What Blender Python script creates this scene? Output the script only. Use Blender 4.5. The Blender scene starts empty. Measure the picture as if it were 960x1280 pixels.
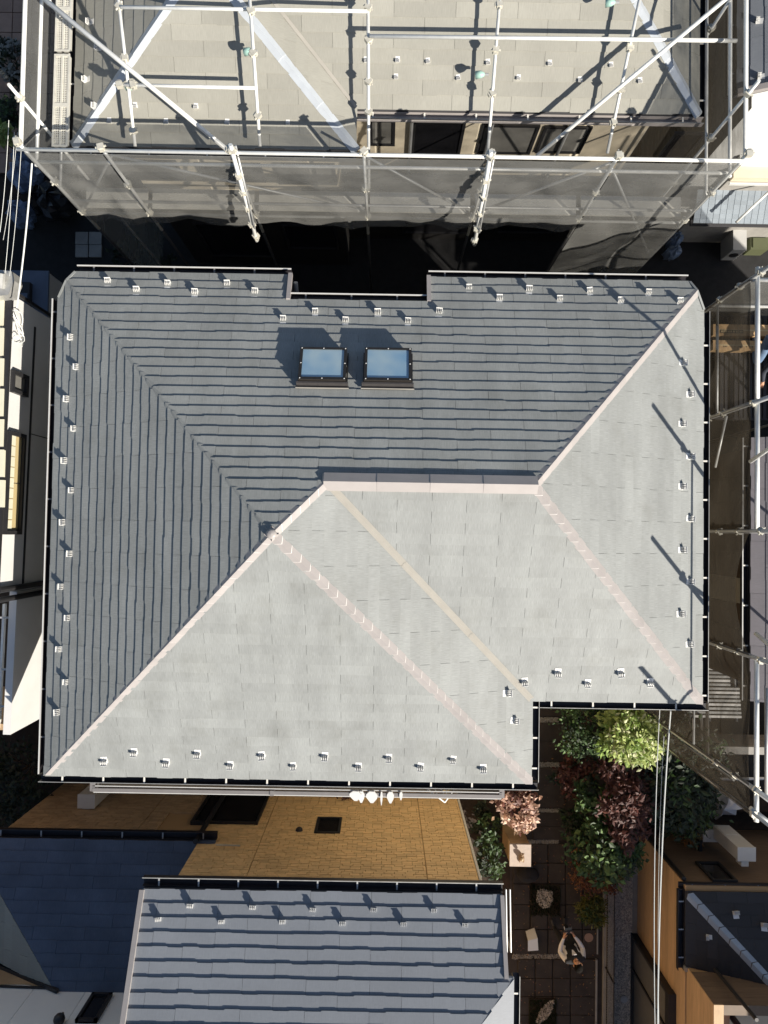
import bpy, bmesh, math, random
from mathutils import Vector, Matrix
random.seed(11)
R = math.radians
S = bpy.context.scene
COL = S.collection
V = Vector

# ------------------------------------------------------------------ camera, world, sun
H = 16.34                      # drone height above the ground
F = 880.0                      # focal length in pixels of a 960 wide picture
CAMP = V((0, 0, H))
CAMR = (Matrix.Rotation(0.0165, 4, 'Z') @ Matrix.Rotation(0.027, 4, 'X'))
cd = bpy.data.cameras.new('drone_camera'); cam = bpy.data.objects.new('drone_camera', cd); COL.objects.link(cam)
cam.matrix_world = Matrix.Translation(CAMP) @ CAMR
cd.sensor_fit = 'HORIZONTAL'; cd.sensor_width = 36; cd.lens = 36 * F / 960
cd.clip_start = 0.1; cd.clip_end = 2000
S.camera = cam

SUN_EL, SUN_AZ = 32.5, 135.0   # azimuth clockwise from +Y
w = bpy.data.worlds.new('World'); S.world = w; w.use_nodes = True
nt = w.node_tree; nt.nodes.clear()
sky = nt.nodes.new('ShaderNodeTexSky'); sky.sky_type = 'NISHITA'; sky.sun_disc = False
sky.sun_elevation = R(SUN_EL); sky.sun_rotation = R(SUN_AZ)
bg = nt.nodes.new('ShaderNodeBackground'); bg.inputs[1].default_value = 0.06
wo = nt.nodes.new('ShaderNodeOutputWorld')
nt.links.new(sky.outputs[0], bg.inputs[0]); nt.links.new(bg.outputs[0], wo.inputs[0])
sl = bpy.data.lights.new('sun', 'SUN'); sl.energy = 5.0; sl.angle = R(0.5); sl.color = (1.0, 0.92, 0.805)
so = bpy.data.objects.new('sun', sl); COL.objects.link(so)
e, a = R(SUN_EL), R(SUN_AZ)
SUND = V((math.cos(e) * math.sin(a), math.cos(e) * math.cos(a), math.sin(e)))
so.rotation_euler = SUND.to_track_quat('Z', 'Y').to_euler(); so.location = SUND * 60
S.view_settings.view_transform = 'Standard'; S.view_settings.look = 'None'
S.view_settings.gamma = 1; S.view_settings.use_curve_mapping = False
S.view_settings.exposure = 0.74
S.cycles.max_bounces = 8; S.cycles.transparent_max_bounces = 24

# ------------------------------------------------------------------ surveying helpers
R3 = CAMR.to_3x3()
def ray(px, py): return R3 @ V(((px - 480) / F, -(py - 640) / F, -1))
def U(px, py, z):
    d = ray(px, py); return CAMP + d * ((z - H) / d.z)
def UX(px, py, x):
    d = ray(px, py); return CAMP + d * (x / d.x)
def UY(px, py, y):
    d = ray(px, py); return CAMP + d * (y / d.y)
def UP(px, py, pl):
    p, n = pl; d = ray(px, py); return CAMP + d * ((p - CAMP).dot(n) / d.dot(n))
R3I = R3.transposed()
def PX(p):
    q = R3I @ (V(p) - CAMP); return (480 + F * q.x / -q.z, 640 - F * q.y / -q.z)
def plane3(a, b, c):
    n = (b - a).cross(c - a).normalized()
    return (a, n if n.z > 0 else -n)
def off(pl, h): return (pl[0] + pl[1] * h, pl[1])

# ------------------------------------------------------------------ materials
MATS = {}
def mat(name, col, rough=.7, metal=0., noise=None, bump=None, var=0., spec=.5, streak=None, second=None, trans=0.):
    """procedural principled material: noise=(scale, amount[, stretch xyz]), bump=(scale, strength), var=per piece tone"""
    if name in MATS: return MATS[name]
    m = bpy.data.materials.new(name); m.use_nodes = True; n = m.node_tree.nodes; L = m.node_tree.links
    b = n['Principled BSDF']; b.inputs['Roughness'].default_value = rough; b.inputs['Metallic'].default_value = metal
    b.inputs['Specular IOR Level'].default_value = spec
    rgb = n.new('ShaderNodeRGB'); rgb.outputs[0].default_value = (*col, 1); cur = rgb.outputs[0]
    geo = n.new('ShaderNodeNewGeometry')
    def mul(c, f):
        x = n.new('ShaderNodeVectorMath'); x.operation = 'SCALE'; L.new(c, x.inputs[0]); L.new(f, x.inputs['Scale']); return x.outputs[0]
    def rng(v, lo, hi, a=0., bb=1.):
        x = n.new('ShaderNodeMapRange'); L.new(v, x.inputs[0]); x.inputs[1].default_value = a; x.inputs[2].default_value = bb
        x.inputs[3].default_value = lo; x.inputs[4].default_value = hi; return x.outputs[0]
    def nz(scale, st=(1, 1, 1), uv=False, detail=5):
        mp = n.new('ShaderNodeMapping'); mp.inputs['Scale'].default_value = st
        if uv:
            u = n.new('ShaderNodeUVMap'); L.new(u.outputs[0], mp.inputs[0])
        else: L.new(geo.outputs['Position'], mp.inputs[0])
        t = n.new('ShaderNodeTexNoise'); t.inputs['Scale'].default_value = scale; t.inputs['Detail'].default_value = detail
        t.inputs['Roughness'].default_value = .62
        L.new(mp.outputs[0], t.inputs['Vector']); return t.outputs['Fac']
    if second:      # (colour, scale, threshold lo, hi)
        c2 = n.new('ShaderNodeRGB'); c2.outputs[0].default_value = (*second[0], 1)
        f = rng(nz(second[1]), 0, 1, second[2], second[3])
        mx = n.new('ShaderNodeMix'); mx.data_type = 'RGBA'; L.new(f, mx.inputs[0]); L.new(cur, mx.inputs[6]); L.new(c2.outputs[0], mx.inputs[7]); cur = mx.outputs[2]
    if noise:
        st = noise[2] if len(noise) > 2 else (1, 1, 1)
        cur = mul(cur, rng(nz(noise[0], st), 1 - noise[1], 1 + noise[1], .25, .75))
    if streak:      # streaks in the uv frame of the piece
        cur = mul(cur, rng(nz(streak[0], streak[2], True), 1 - streak[1], 1 + streak[1], .25, .75))
    if var:
        oi = n.new('ShaderNodeObjectInfo'); ad = n.new('ShaderNodeMath'); ad.operation = 'ADD'
        L.new(oi.outputs['Random'], ad.inputs[0]); L.new(geo.outputs['Random Per Island'], ad.inputs[1])
        fr = n.new('ShaderNodeMath'); fr.operation = 'FRACT'; L.new(ad.outputs[0], fr.inputs[0])
        cur = mul(cur, rng(fr.outputs[0], 1 - var, 1 + var))
    L.new(cur, b.inputs['Base Color'])
    if bump:
        st = bump[2] if len(bump) > 2 else (1, 1, 1)
        bp = n.new('ShaderNodeBump'); bp.inputs['Strength'].default_value = bump[1]; bp.inputs['Distance'].default_value = .01
        L.new(nz(bump[0], st, len(bump) > 3), bp.inputs['Height']); L.new(bp.outputs[0], b.inputs['Normal'])
    if trans:
        tr = n.new('ShaderNodeBsdfTranslucent'); L.new(cur, tr.inputs[0]); mx = n.new('ShaderNodeMixShader'); mx.inputs[0].default_value = trans
        L.new(b.outputs[0], mx.inputs[1]); L.new(tr.outputs[0], mx.inputs[2]); L.new(mx.outputs[0], n['Material Output'].inputs[0])
    MATS[name] = m; return m

UVS = (1, 1, 1)
M_SLATE = mat('slate_light', (.244, .257, .254), .62, noise=(1.3, .15, (2.2, .6, 1)), second=((.205, .214, .206), 1.9, .52, .80), streak=(9, .19, (14, .9, 1)), var=.05, bump=(60, .22, (6, .7, 1), 1), spec=.35)
M_SLATE_N = mat('slate_taupe', (.285, .282, .25), .65, noise=(1.1, .10), streak=(9, .10, (10, .9, 1)), var=.07, bump=(60, .2, (6, .7, 1), 1), spec=.35)
M_SLATE_B = mat('slate_brown', (.15, .125, .105), .65, noise=(1.1, .10), streak=(9, .10, (10, .9, 1)), var=.08, bump=(60, .2, (6, .7, 1), 1), spec=.3)
M_SLATE_S = mat('slate_cool', (.20, .218, .245), .6, noise=(.9, .09), streak=(9, .10, (14, .9, 1)), var=.045, bump=(60, .2, (6, .7, 1), 1), spec=.35)
M_SLATE_D = mat('slate_dark', (.085, .112, .165), .6, noise=(1., .3), streak=(8, .14, (8, 1, 1)), var=.07, bump=(60, .2, (6, .7, 1), 1), spec=.35)
M_SLATE_K = mat('slate_black', (.03, .032, .038), .6, noise=(1., .15), streak=(8, .12, (8, 1, 1)), var=.14, bump=(60, .2, (6, .7, 1), 1), spec=.4)
M_UNDER = mat('underlay', (.05, .05, .055), .9)
M_CAP = mat('cap_metal', (.345, .322, .312), .4, .0, noise=(3, .08), var=.05)
M_CAPGLINT = mat('cap_lip_glint', (.80, .79, .77), .35, .0)  # pale lip colour paints the sun glints on the cap chevrons
M_VALLEY = mat('valley_metal', (.34, .325, .29), .45, .1, noise=(4, .08))
M_BLUECAP = mat('cap_blue_metal', (.50, .54, .58), .38, .2, noise=(5, .07), var=.05)
M_SECAP = mat('cap_slate_blue', (.34, .40, .47), .4, .1, noise=(5, .1), var=.08)
M_GUT = mat('gutter_dark', (.022, .02, .024), .45, noise=(6, .2))
M_LIP = mat('gutter_lip', (.62, .62, .60), .35, .2, noise=(6, .08))
M_BRK = mat('bracket_white', (.72, .70, .64), .5)
M_BRKD = mat('bracket_dull', (.13, .13, .135), .5)
M_GUARD = mat('guard_metal', (.74, .74, .72), .38, .25)
M_SKYF = mat('skylight_frame', (.045, .04, .036), .35, .5, noise=(20, .15))
M_APRON = mat('skylight_apron', (.07, .066, .066), .4, .3, noise=(20, .15))
M_PIPE = mat('scaffold_pipe', (.74, .75, .73), .42, .25, noise=(9, .10))
M_PIPE2 = mat('scaffold_pipe_dull', (.42, .43, .43), .45, .4, noise=(9, .15))
M_CLAMP = mat('clamp_zinc', (.62, .60, .52), .42, .35, noise=(20, .2))
M_RUST = mat('clamp_rust', (.35, .12, .07), .6, .2, noise=(20, .2))
M_PLANK = mat('plank_zinc', (.62, .61, .55), .45, .25, noise=(15, .1))
M_CREAM = mat('render_cream', (.62, .55, .42), .85, noise=(3, .06), bump=(80, .25))
M_WHITE = mat('render_white', (.80, .81, .79), .85, noise=(2, .03), bump=(90, .25))
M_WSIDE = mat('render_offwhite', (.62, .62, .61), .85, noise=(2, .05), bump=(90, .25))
M_WGREY = mat('panel_grey', (.46, .46, .45), .8, noise=(3, .05))
M_DARKT = mat('trim_dark', (.02, .02, .022), .5, noise=(8, .2))
M_BLACKW = mat('window_black', (.012, .012, .014), .12, spec=.6)
M_GREYW = mat('shutter_grey', (.17, .167, .155), .5, .1, noise=(10, .1))
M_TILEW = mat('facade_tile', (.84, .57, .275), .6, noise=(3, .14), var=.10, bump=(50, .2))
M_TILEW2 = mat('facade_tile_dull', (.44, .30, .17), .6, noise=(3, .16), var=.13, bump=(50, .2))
M_MORT = mat('facade_joint', (.40, .26, .13), .9)
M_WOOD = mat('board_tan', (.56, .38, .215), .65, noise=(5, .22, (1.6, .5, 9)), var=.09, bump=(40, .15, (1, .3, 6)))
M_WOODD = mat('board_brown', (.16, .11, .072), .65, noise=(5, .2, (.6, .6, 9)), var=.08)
M_BLUEW = mat('flat_roof_blue', (.10, .13, .19), .7, noise=(2, .15))
M_HEATER = mat('heater_enamel', (.70, .68, .62), .4, noise=(5, .05))
M_SOIL = mat('soil', (.030, .021, .015), .95, noise=(7, .45), bump=(30, .6), second=((.045, .028, .018), 2.2, .45, .65))
M_YARDSHADE = mat('yard_shade', (.018, .018, .019), .95, noise=(6, .3), bump=(60, .4))  # ground darkened in its colour to hold the deep shade of the yards
M_PAVE = mat('paver', (.042, .033, .027), .85, noise=(4, .3), var=.12, bump=(40, .35), second=((.026, .021, .018), 3.1, .5, .72))
M_PAVER = mat('paver_pink', (.34, .22, .16), .85, noise=(4, .2), var=.12, bump=(40, .3))
M_GRAVEL = mat('gravel_stone', (.54, .49, .43), .85, var=.45, noise=(20, .2))
M_PEBBLE = mat('pebble_white', (.55, .50, .44), .8, var=.35, noise=(30, .2))
M_CONC = mat('concrete', (.30, .29, .27), .85, noise=(6, .15), bump=(50, .3))
M_CARD = mat('cardboard', (.56, .37, .19), .8, noise=(8, .07))
M_CARDL = mat('cardboard_pale', (.66, .52, .30), .8, noise=(8, .06))
M_INK = mat('print_ink', (.10, .075, .05), .7)
M_TARPB = mat('tarp_blue', (.20, .27, .40), .28, noise=(6, .2), bump=(12, .8))
M_TARPK = mat('tarp_black', (.014, .014, .016), .3, bump=(12, .8))
M_TARPW = mat('tarp_white', (.55, .57, .62), .5, noise=(5, .12), bump=(8, .5))
M_BARK = mat('bark', (.09, .06, .04), .9, noise=(10, .3), bump=(20, .6))
M_STEEL = mat('steel_rack', (.45, .45, .43), .4, .5, noise=(12, .2))
M_WIRE = mat('cable_pale', (.62, .64, .62), .45, .1)
M_WIREK = mat('cable_black', (.02, .02, .02), .5)
M_LAUND = mat('laundry_white', (.80, .80, .78), .8)
M_ALU = mat('balcony_aluminium', (.20, .19, .19), .5, .1, noise=(12, .1))
M_LOUVRE = mat('blind_cream', (.62, .60, .47), .7, noise=(5, .06))
M_TEALCOVER = mat('cover_green', (.35, .55, .48), .15, .1)

def leafmat(name, col, var=.35): return mat(name, col, .55, noise=(4, .25), var=var, trans=.25)

def glassmat():
    m = bpy.data.materials.new('skylight_glass'); m.use_nodes = True; n = m.node_tree.nodes; L = m.node_tree.links
    b = n['Principled BSDF']; b.inputs['Base Color'].default_value = (.10, .24, .36, 1); b.inputs['Roughness'].default_value = .06
    b.inputs['Coat Weight'].default_value = 1; b.inputs['Coat Roughness'].default_value = .03; b.inputs['Coat IOR'].default_value = 1.9
    g = n.new('ShaderNodeNewGeometry'); t = n.new('ShaderNodeTexNoise'); t.inputs['Scale'].default_value = 2.2; L.new(g.outputs['Position'], t.inputs[0])
    r = n.new('ShaderNodeValToRGB'); r.color_ramp.elements[0].color = (.20, .35, .50, 1); r.color_ramp.elements[1].color = (.36, .48, .54, 1)  # sky reflection painted into the glass colour as blue noise
    r.color_ramp.elements[0].position = .35; r.color_ramp.elements[1].position = .7
    L.new(t.outputs[0], r.inputs[0]); L.new(r.outputs[0], b.inputs['Base Color']); return m
M_SKYG = glassmat()

def netmat(name, col, alpha, scale=1.2):
    m = bpy.data.materials.new(name); m.use_nodes = True; n = m.node_tree.nodes; L = m.node_tree.links
    for x in list(n):
        if x.type == 'BSDF_PRINCIPLED': n.remove(x)
    out = n['Material Output']
    g = n.new('ShaderNodeNewGeometry'); mp = n.new('ShaderNodeMapping'); mp.inputs['Scale'].default_value = (1, 1, 2.2)
    L.new(g.outputs['Position'], mp.inputs[0])
    t = n.new('ShaderNodeTexNoise'); t.inputs['Scale'].default_value = scale; t.inputs['Detail'].default_value = 7; t.inputs['Roughness'].default_value = .65
    L.new(mp.outputs[0], t.inputs[0])
    cr = n.new('ShaderNodeMapRange'); cr.inputs[1].default_value = .3; cr.inputs[2].default_value = .7
    cr.inputs[3].default_value = alpha - .16; cr.inputs[4].default_value = alpha + .14; L.new(t.outputs[0], cr.inputs[0])
    df = n.new('ShaderNodeBsdfDiffuse'); df.inputs[0].default_value = (*col, 1)
    tl = n.new('ShaderNodeBsdfTranslucent'); tl.inputs[0].default_value = (*col, 1)
    m1 = n.new('ShaderNodeMixShader'); m1.inputs[0].default_value = .22; L.new(df.outputs[0], m1.inputs[1]); L.new(tl.outputs[0], m1.inputs[2])
    tp = n.new('ShaderNodeBsdfTransparent'); m2 = n.new('ShaderNodeMixShader'); L.new(cr.outputs[0], m2.inputs[0])
    L.new(tp.outputs[0], m2.inputs[1]); L.new(m1.outputs[0], m2.inputs[2]); L.new(m2.outputs[0], out.inputs[0]); return m
M_NET = netmat('mesh_sheet_grey', (.18, .182, .176), .64)
M_NETD = netmat('mesh_sheet_brown', (.075, .066, .053), .76)

# ------------------------------------------------------------------ object helpers
WL = {}
def wloc(o): return WL.get(o.name, V((0, 0, 0)))
def attach(o, parent, m4):
    o.matrix_basis = m4
    if parent is not None:
        o.parent = parent; o.matrix_parent_inverse = Matrix.Translation(-wloc(parent))
def tag(o, label=None, cat=None, group=None, kind=None):
    if label: o['label'] = label
    if cat: o['category'] = cat
    if group: o['group'] = group
    if kind: o['kind'] = kind
    return o
def thing(name, loc, label, cat, group=None):
    o = bpy.data.objects.new(name, None); COL.objects.link(o); o.empty_display_size = .2
    o.location = loc; WL[o.name] = V(loc); return tag(o, label, cat, group)

class MB:
    """collects geometry, then build() links it as one mesh object"""
    def __init__(s): s.v = []; s.f = []; s.mi = []; s.uv = {}
    def add(s, vs, fs, mi=0):
        b = len(s.v); s.v += [V(x) for x in vs]
        for f in fs: s.f.append([b + i for i in f]); s.mi.append(mi)
        return s
    def box(s, lo, hi, mi=0):
        x0, y0, z0 = lo; x1, y1, z1 = hi
        return s.add([(x0, y0, z0), (x1, y0, z0), (x1, y1, z0), (x0, y1, z0), (x0, y0, z1), (x1, y0, z1), (x1, y1, z1), (x0, y1, z1)],
                     [(3, 2, 1, 0), (4, 5, 6, 7), (0, 1, 5, 4), (1, 2, 6, 5), (2, 3, 7, 6), (3, 0, 4, 7)], mi)
    def obox(s, o, u, v, n, mi=0):
        """box spanned from corner o by vectors u, v, n"""
        o, u, v, n = V(o), V(u), V(v), V(n)
        if u.cross(v).dot(n) < 0: u, v = v, u
        return s.add([o, o + u, o + u + v, o + v, o + n, o + u + n, o + u + v + n, o + v + n],
                     [(3, 2, 1, 0), (4, 5, 6, 7), (0, 1, 5, 4), (1, 2, 6, 5), (2, 3, 7, 6), (3, 0, 4, 7)], mi)
    def bar(s, a, b, wd, ht, up=(0, 0, 1), mi=0):
        a, b = V(a), V(b); d = (b - a); sd = d.cross(V(up)).normalized(); n = sd.cross(d).normalized()
        return s.obox(a - sd * wd / 2 - n * ht / 2, d, sd * wd, n * ht, mi)
    def tube(s, pts, r, k=10, mi=0, cap=True):
        pts = [V(p) for p in pts]; rings = []
        rr = r if isinstance(r, (list, tuple)) else [r] * len(pts)
        for i, p in enumerate(pts):
            d = (pts[min(i + 1, len(pts) - 1)] - pts[max(i - 1, 0)]).normalized()
            a = d.cross(V((0, 0, 1)));
            if a.length < .05: a = d.cross(V((0, 1, 0)))
            a.normalize(); b = d.cross(a)
            rings.append([p + (a * math.cos(t) + b * math.sin(t)) * rr[i] for t in [2 * math.pi * j / k for j in range(k)]])
        vs = [x for g in rings for x in g]; fs = []
        for i in range(len(pts) - 1):
            for j in range(k): fs.append((i * k + j, i * k + (j + 1) % k, (i + 1) * k + (j + 1) % k, (i + 1) * k + j))
        if cap: fs += [tuple(range(k))[::-1], tuple(range((len(pts) - 1) * k, len(pts) * k))]
        return s.add(vs, fs, mi)
    def prism(s, poly, d, mi=0):
        """polygon (3d points) extruded by vector d"""
        n = len(poly); p = [V(x) for x in poly]; d = V(d)
        return s.add(p + [x + d for x in p], [tuple(range(n))[::-1], tuple(range(n, 2 * n))] + [(i, (i + 1) % n, n + (i + 1) % n, n + i) for i in range(n)], mi)
    def quad(s, a, b, c, d, mi=0): return s.add([a, b, c, d], [(0, 1, 2, 3)], mi)
    def blob(s, c, rad, k=10, m=7, jit=.0, mi=0):
        c = V(c); vs = []; fs = []
        for i in range(m + 1):
            th = math.pi * i / m
            for j in range(k):
                ph = 2 * math.pi * j / k; q = 1 + random.uniform(-jit, jit)
                vs.append(c + V((rad[0] * math.sin(th) * math.cos(ph) * q, rad[1] * math.sin(th) * math.sin(ph) * q, rad[2] * math.cos(th) * q)))
        for i in range(m):
            for j in range(k): fs.append((i * k + j, (i + 1) * k + j, (i + 1) * k + (j + 1) % k, i * k + (j + 1) % k))
        return s.add(vs, fs, mi)
    def mesh(s, name, mats, org=V((0, 0, 0)), smooth=False):
        me = bpy.data.meshes.new(name); me.from_pydata([tuple(x - org) for x in s.v], [], s.f)
        for m in (mats if isinstance(mats, (list, tuple)) else [mats]): me.materials.append(m)
        if any(s.mi): me.polygons.foreach_set('material_index', s.mi)
        if smooth: me.polygons.foreach_set('use_smooth', [True] * len(me.polygons))
        me.update(); return me
    def build(s, name, mats, parent=None, smooth=False, fix=False):
        lo = V((min(x[i] for x in s.v) for i in range(3))); hi = V((max(x[i] for x in s.v) for i in range(3)))
        c = (lo + hi) / 2; c.z = lo.z
        me = s.mesh(name, mats, c, smooth)
        if fix:
            bm = bmesh.new(); bm.from_mesh(me); bmesh.ops.recalc_face_normals(bm, faces=bm.faces); bm.to_mesh(me); bm.free()
        o = bpy.data.objects.new(name, me); COL.objects.link(o)
        attach(o, parent, Matrix.Translation(c)); WL[o.name] = c; return o

def inst(name, me, parent, m4):
    o = bpy.data.objects.new(name, me); COL.objects.link(o); attach(o, parent, m4); WL[o.name] = m4.to_translation(); return o
def frame4(o, u, v, n):
    return Matrix(((u.x, v.x, n.x, o.x), (u.y, v.y, n.y, o.y), (u.z, v.z, n.z, o.z), (0, 0, 0, 1)))
def clip(poly, a, b, c):
    """keep the part of a 2d polygon with a*x + b*y + c >= 0"""
    out = []
    for i in range(len(poly)):
        p, q = poly[i], poly[(i + 1) % len(poly)]
        dp, dq = a * p[0] + b * p[1] + c, a * q[0] + b * q[1] + c
        if dp >= 0: out.append(p)
        if (dp > 0 > dq) or (dp < 0 < dq):
            t = dp / (dp - dq); out.append((p[0] + (q[0] - p[0]) * t, p[1] + (q[1] - p[1]) * t))
    return out

# ------------------------------------------------------------------ slate roofing
class Slates:
    """all the slates of one roof; the ones that show largest become parts of their own, the rest one part"""
    FULL = {}
    def __init__(s): s.t = []
    def plane(s, poly, ea, eb, exp, wid, material, lift=.010, ovl=.05, shift=0., start=0.):
        """poly: 3d convex outline; ea->eb direction of the eave (upslope to its left)"""
        ea, eb = V(ea), V(eb); u = (eb - ea).normalized(); pl = plane3(V(poly[0]), V(poly[1]), V(poly[2])); n = pl[1]
        v = n.cross(u).normalized(); o = ea + n * .012
        P = [((V(p) - ea).dot(u), (V(p) - ea).dot(v)) for p in poly]
        ar = sum(P[i][0] * P[(i + 1) % len(P)][1] - P[(i + 1) % len(P)][0] * P[i][1] for i in range(len(P)))
        if ar < 0: P = P[::-1]
        u0, u1 = min(p[0] for p in P), max(p[0] for p in P); v0, v1 = min(p[1] for p in P), max(p[1] for p in P)
        r = 0; vv = start
        while vv < v1:
            if vv + exp > v0:
                x = math.floor(u0 / wid) * wid - wid + (wid / 2 if r % 2 else 0) + shift
                while x < u1:
                    s.tile(P, x + .002, x + wid - .002, vv, exp, ovl, lift, frame4(o, u, v, n), material, v0); x += wid
            r += 1; vv += exp
        return s
    def tile(s, P, x0, x1, v0, exp, ovl, lift, fr, material, vmin):
        hw = (x1 - x0); j = [random.choice((0, 0, .006, -.006)) for _ in range(4)]
        var = tuple(j); top = v0 + exp + ovl
        low = []
        for i in range(4):
            low += [(x0 + hw * i / 4, v0 + j[i]), (x0 + hw * (i + 1) / 4 - (.012 if i < 3 else 0), v0 + j[i])]
        poly = low + [(x1, top), (x0, top)]; full = True
        for i in range(len(P)):
            p, q = P[i], P[(i + 1) % len(P)]; a, b = -(q[1] - p[1]), (q[0] - p[0]); l = math.hypot(a, b)
            if l < 1e-6: continue
            a, b = a / l, b / l; c = -(a * p[0] + b * p[1])
            ds = [a * x + b * y + c for x, y in poly]
            if min(ds) < -.006:
                # the head lap may run past the ridge by nothing at all, clip it
                full = False; poly = clip(poly, a, b, c)
                if len(poly) < 3: return
        vis = [(x, y) for x, y in poly]
        ar = abs(sum(vis[i][0] * vis[(i + 1) % len(vis)][1] - vis[(i + 1) % len(vis)][0] * vis[i][1] for i in range(len(vis)))) / 2
        if ar < .0006: return
        cx = sum(p[0] for p in poly) / len(poly); cy = min(sum(p[1] for p in poly) / len(poly), v0 + exp / 2)
        wp = fr @ V((cx, cy, 0)); d = (CAMP - wp); n = fr.to_3x3() @ V((0, 0, 1))
        px, py = PX(wp); seen = -10 < px < 970 and -10 < py < 1290
        sc = ar * n.dot(d.normalized()) / d.length_squared * (1 if seen else .05)
        s.t.append((sc, full, var, poly, x0, v0, top, lift, fr, material, hw, exp))
    @staticmethod
    def geom(poly, ox, v0, top, lift):
        def h(y): return lift * (1 - (y - v0) / (top - v0)) * .92 + .0015
        vs = [(x - ox, y - v0, h(y)) for x, y in poly] + [(x - ox, y - v0, -.004) for x, y in poly]
        k = len(poly); fs = [tuple(range(k))] + [(i, k + i, k + (i + 1) % k, (i + 1) % k) for i in range(k)]
        return vs, fs
    def finish(s, parent, limit=300, name='slate'):
        s.t.sort(key=lambda t: -t[0]); rest = {}
        for i, (sc, full, var, poly, x0, v0, top, lift, fr, m, hw, exp) in enumerate(s.t):
            if i < limit:
                key = (full, var, round(hw, 3), round(exp, 3), round(lift, 4), m.name)
                me = Slates.FULL.get(key) if full else None
                if me is None:
                    vs, fs = s.geom(poly, x0, v0, top, lift)
                    me = bpy.data.meshes.new('slate'); me.from_pydata(vs, [], fs); me.materials.append(m)
                    uv = me.uv_layers.new(name='UVMap')
                    for lp in me.loops: co = me.vertices[lp.vertex_index].co; uv.data[lp.index].uv = (co.x + v0 * 3.7, co.y + x0)
                    if full: Slates.FULL[key] = me
                inst(name, me, parent, fr @ Matrix.Translation((x0, v0, 0)))
            else: rest.setdefault(m.name, []).append(s.t[i])
        for mn, L in rest.items():
            vs_, fs_, uvs = [], [], []
            for (sc, full, var, poly, x0, v0, top, lift, fr, m, hw, exp) in L:
                vs, fs = s.geom(poly, 0, 0 + v0, top, lift); b = len(vs_)
                fr2 = fr @ Matrix.Translation((0, v0, 0))
                vs_ += [fr2 @ V(x) for x in vs]; uvs += [(x[0] + v0 * 3.7, x[1] + x0) for x in vs]; fs_ += [[b + q for q in f] for f in fs]
            me = bpy.data.meshes.new('slates'); me.from_pydata(vs_, [], fs_); me.materials.append(MATS[mn])
            uv = me.uv_layers.new(name='UVMap')
            for lp in me.loops: uv.data[lp.index].uv = uvs[lp.vertex_index]
            o = bpy.data.objects.new(name + 's', me); COL.objects.link(o); attach(o, parent, Matrix.Identity(4)); o['kind'] = 'stuff'

def caps(parent, lo, hi, nl, nr, step, wing, m, name='hip_cap', lift=.022, rise=.008, sweep=.75, lipm=None):
    """overlapping folded caps along a hip or ridge"""
    lo, hi = V(lo), V(hi); d = (hi - lo); Ln = d.length; d.normalize(); k = max(1, round(Ln / step)); st = Ln / k
    ws = []
    for n in (nl, nr):
        w = n.cross(d).normalized()
        if w.z > 0: w = -w
        if abs(w.z) < 1e-4: w = w
        ws.append(w)
    up = (nl + nr).normalized()
    mb = MB(); q = .014; lw = .024; sw = d * wing * sweep
    def sec(y, h): return [ws[0] * wing + nl * (h * .55) + d * y + sw, up * h + d * y, ws[1] * wing + nr * (h * .55) + d * y + sw]
    A = sec(0, lift); B = sec(st + q, lift - rise); C = [ws[0] * wing - d * lw + sw, up * lift * .35 - d * lw, ws[1] * wing - d * lw + sw]
    G0 = [ws[0] * wing - nl * .004 + sw, ws[1] * wing - nr * .004 + sw]; G1 = [x + d * (st + q) for x in G0]
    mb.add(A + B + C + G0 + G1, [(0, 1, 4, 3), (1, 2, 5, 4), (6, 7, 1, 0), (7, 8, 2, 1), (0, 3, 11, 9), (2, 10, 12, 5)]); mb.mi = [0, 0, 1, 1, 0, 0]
    bm = bmesh.new(); me = mb.mesh(name, [m, lipm or m]); bm.from_mesh(me); bmesh.ops.recalc_face_normals(bm, faces=bm.faces)
    tp = [f for f in bm.faces if abs(f.normal.dot(up)) > .6]
    if tp and sum(f.normal.dot(up) for f in tp) < 0: bmesh.ops.reverse_faces(bm, faces=bm.faces)
    bm.to_mesh(me); bm.free()
    for i in range(k): inst(name, me, parent, Matrix.Translation(lo + d * st * i))

GUARD = None
def guards(parent, pts, pl, eave_dir, scale=1., name='snow_guard', m=None):
    """snow guards: a flat strap with an upright ribbed plate at its lower end"""
    global GUARD
    if GUARD is None:
        mb = MB(); mb.box((-.045, 0, 0), (.045, .105, .004)); mb.box((-.045, -.004, .0), (.045, 0, .075))
        for x in (-.038, -.013, .012, .037): mb.box((x - .004, .0005, .004), (x + .004, .05, .06))
        GUARD = mb.mesh('snow_guard', M_GUARD)
    n = pl[1]; u = V(eave_dir).normalized(); v = n.cross(u).normalized()
    if v.z < 0: u = -u; v = -v
    for (px, py) in pts:
        p = UP(px, py, off(pl, .02)); o = p - v * .03
        inst(name, GUARD, parent, frame4(o, u * scale, v * scale, n * scale) @ Matrix.Rotation(random.gauss(0, .07), 4, 'Z') @ Matrix.Scale(random.uniform(.93, 1.06), 4))

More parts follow.
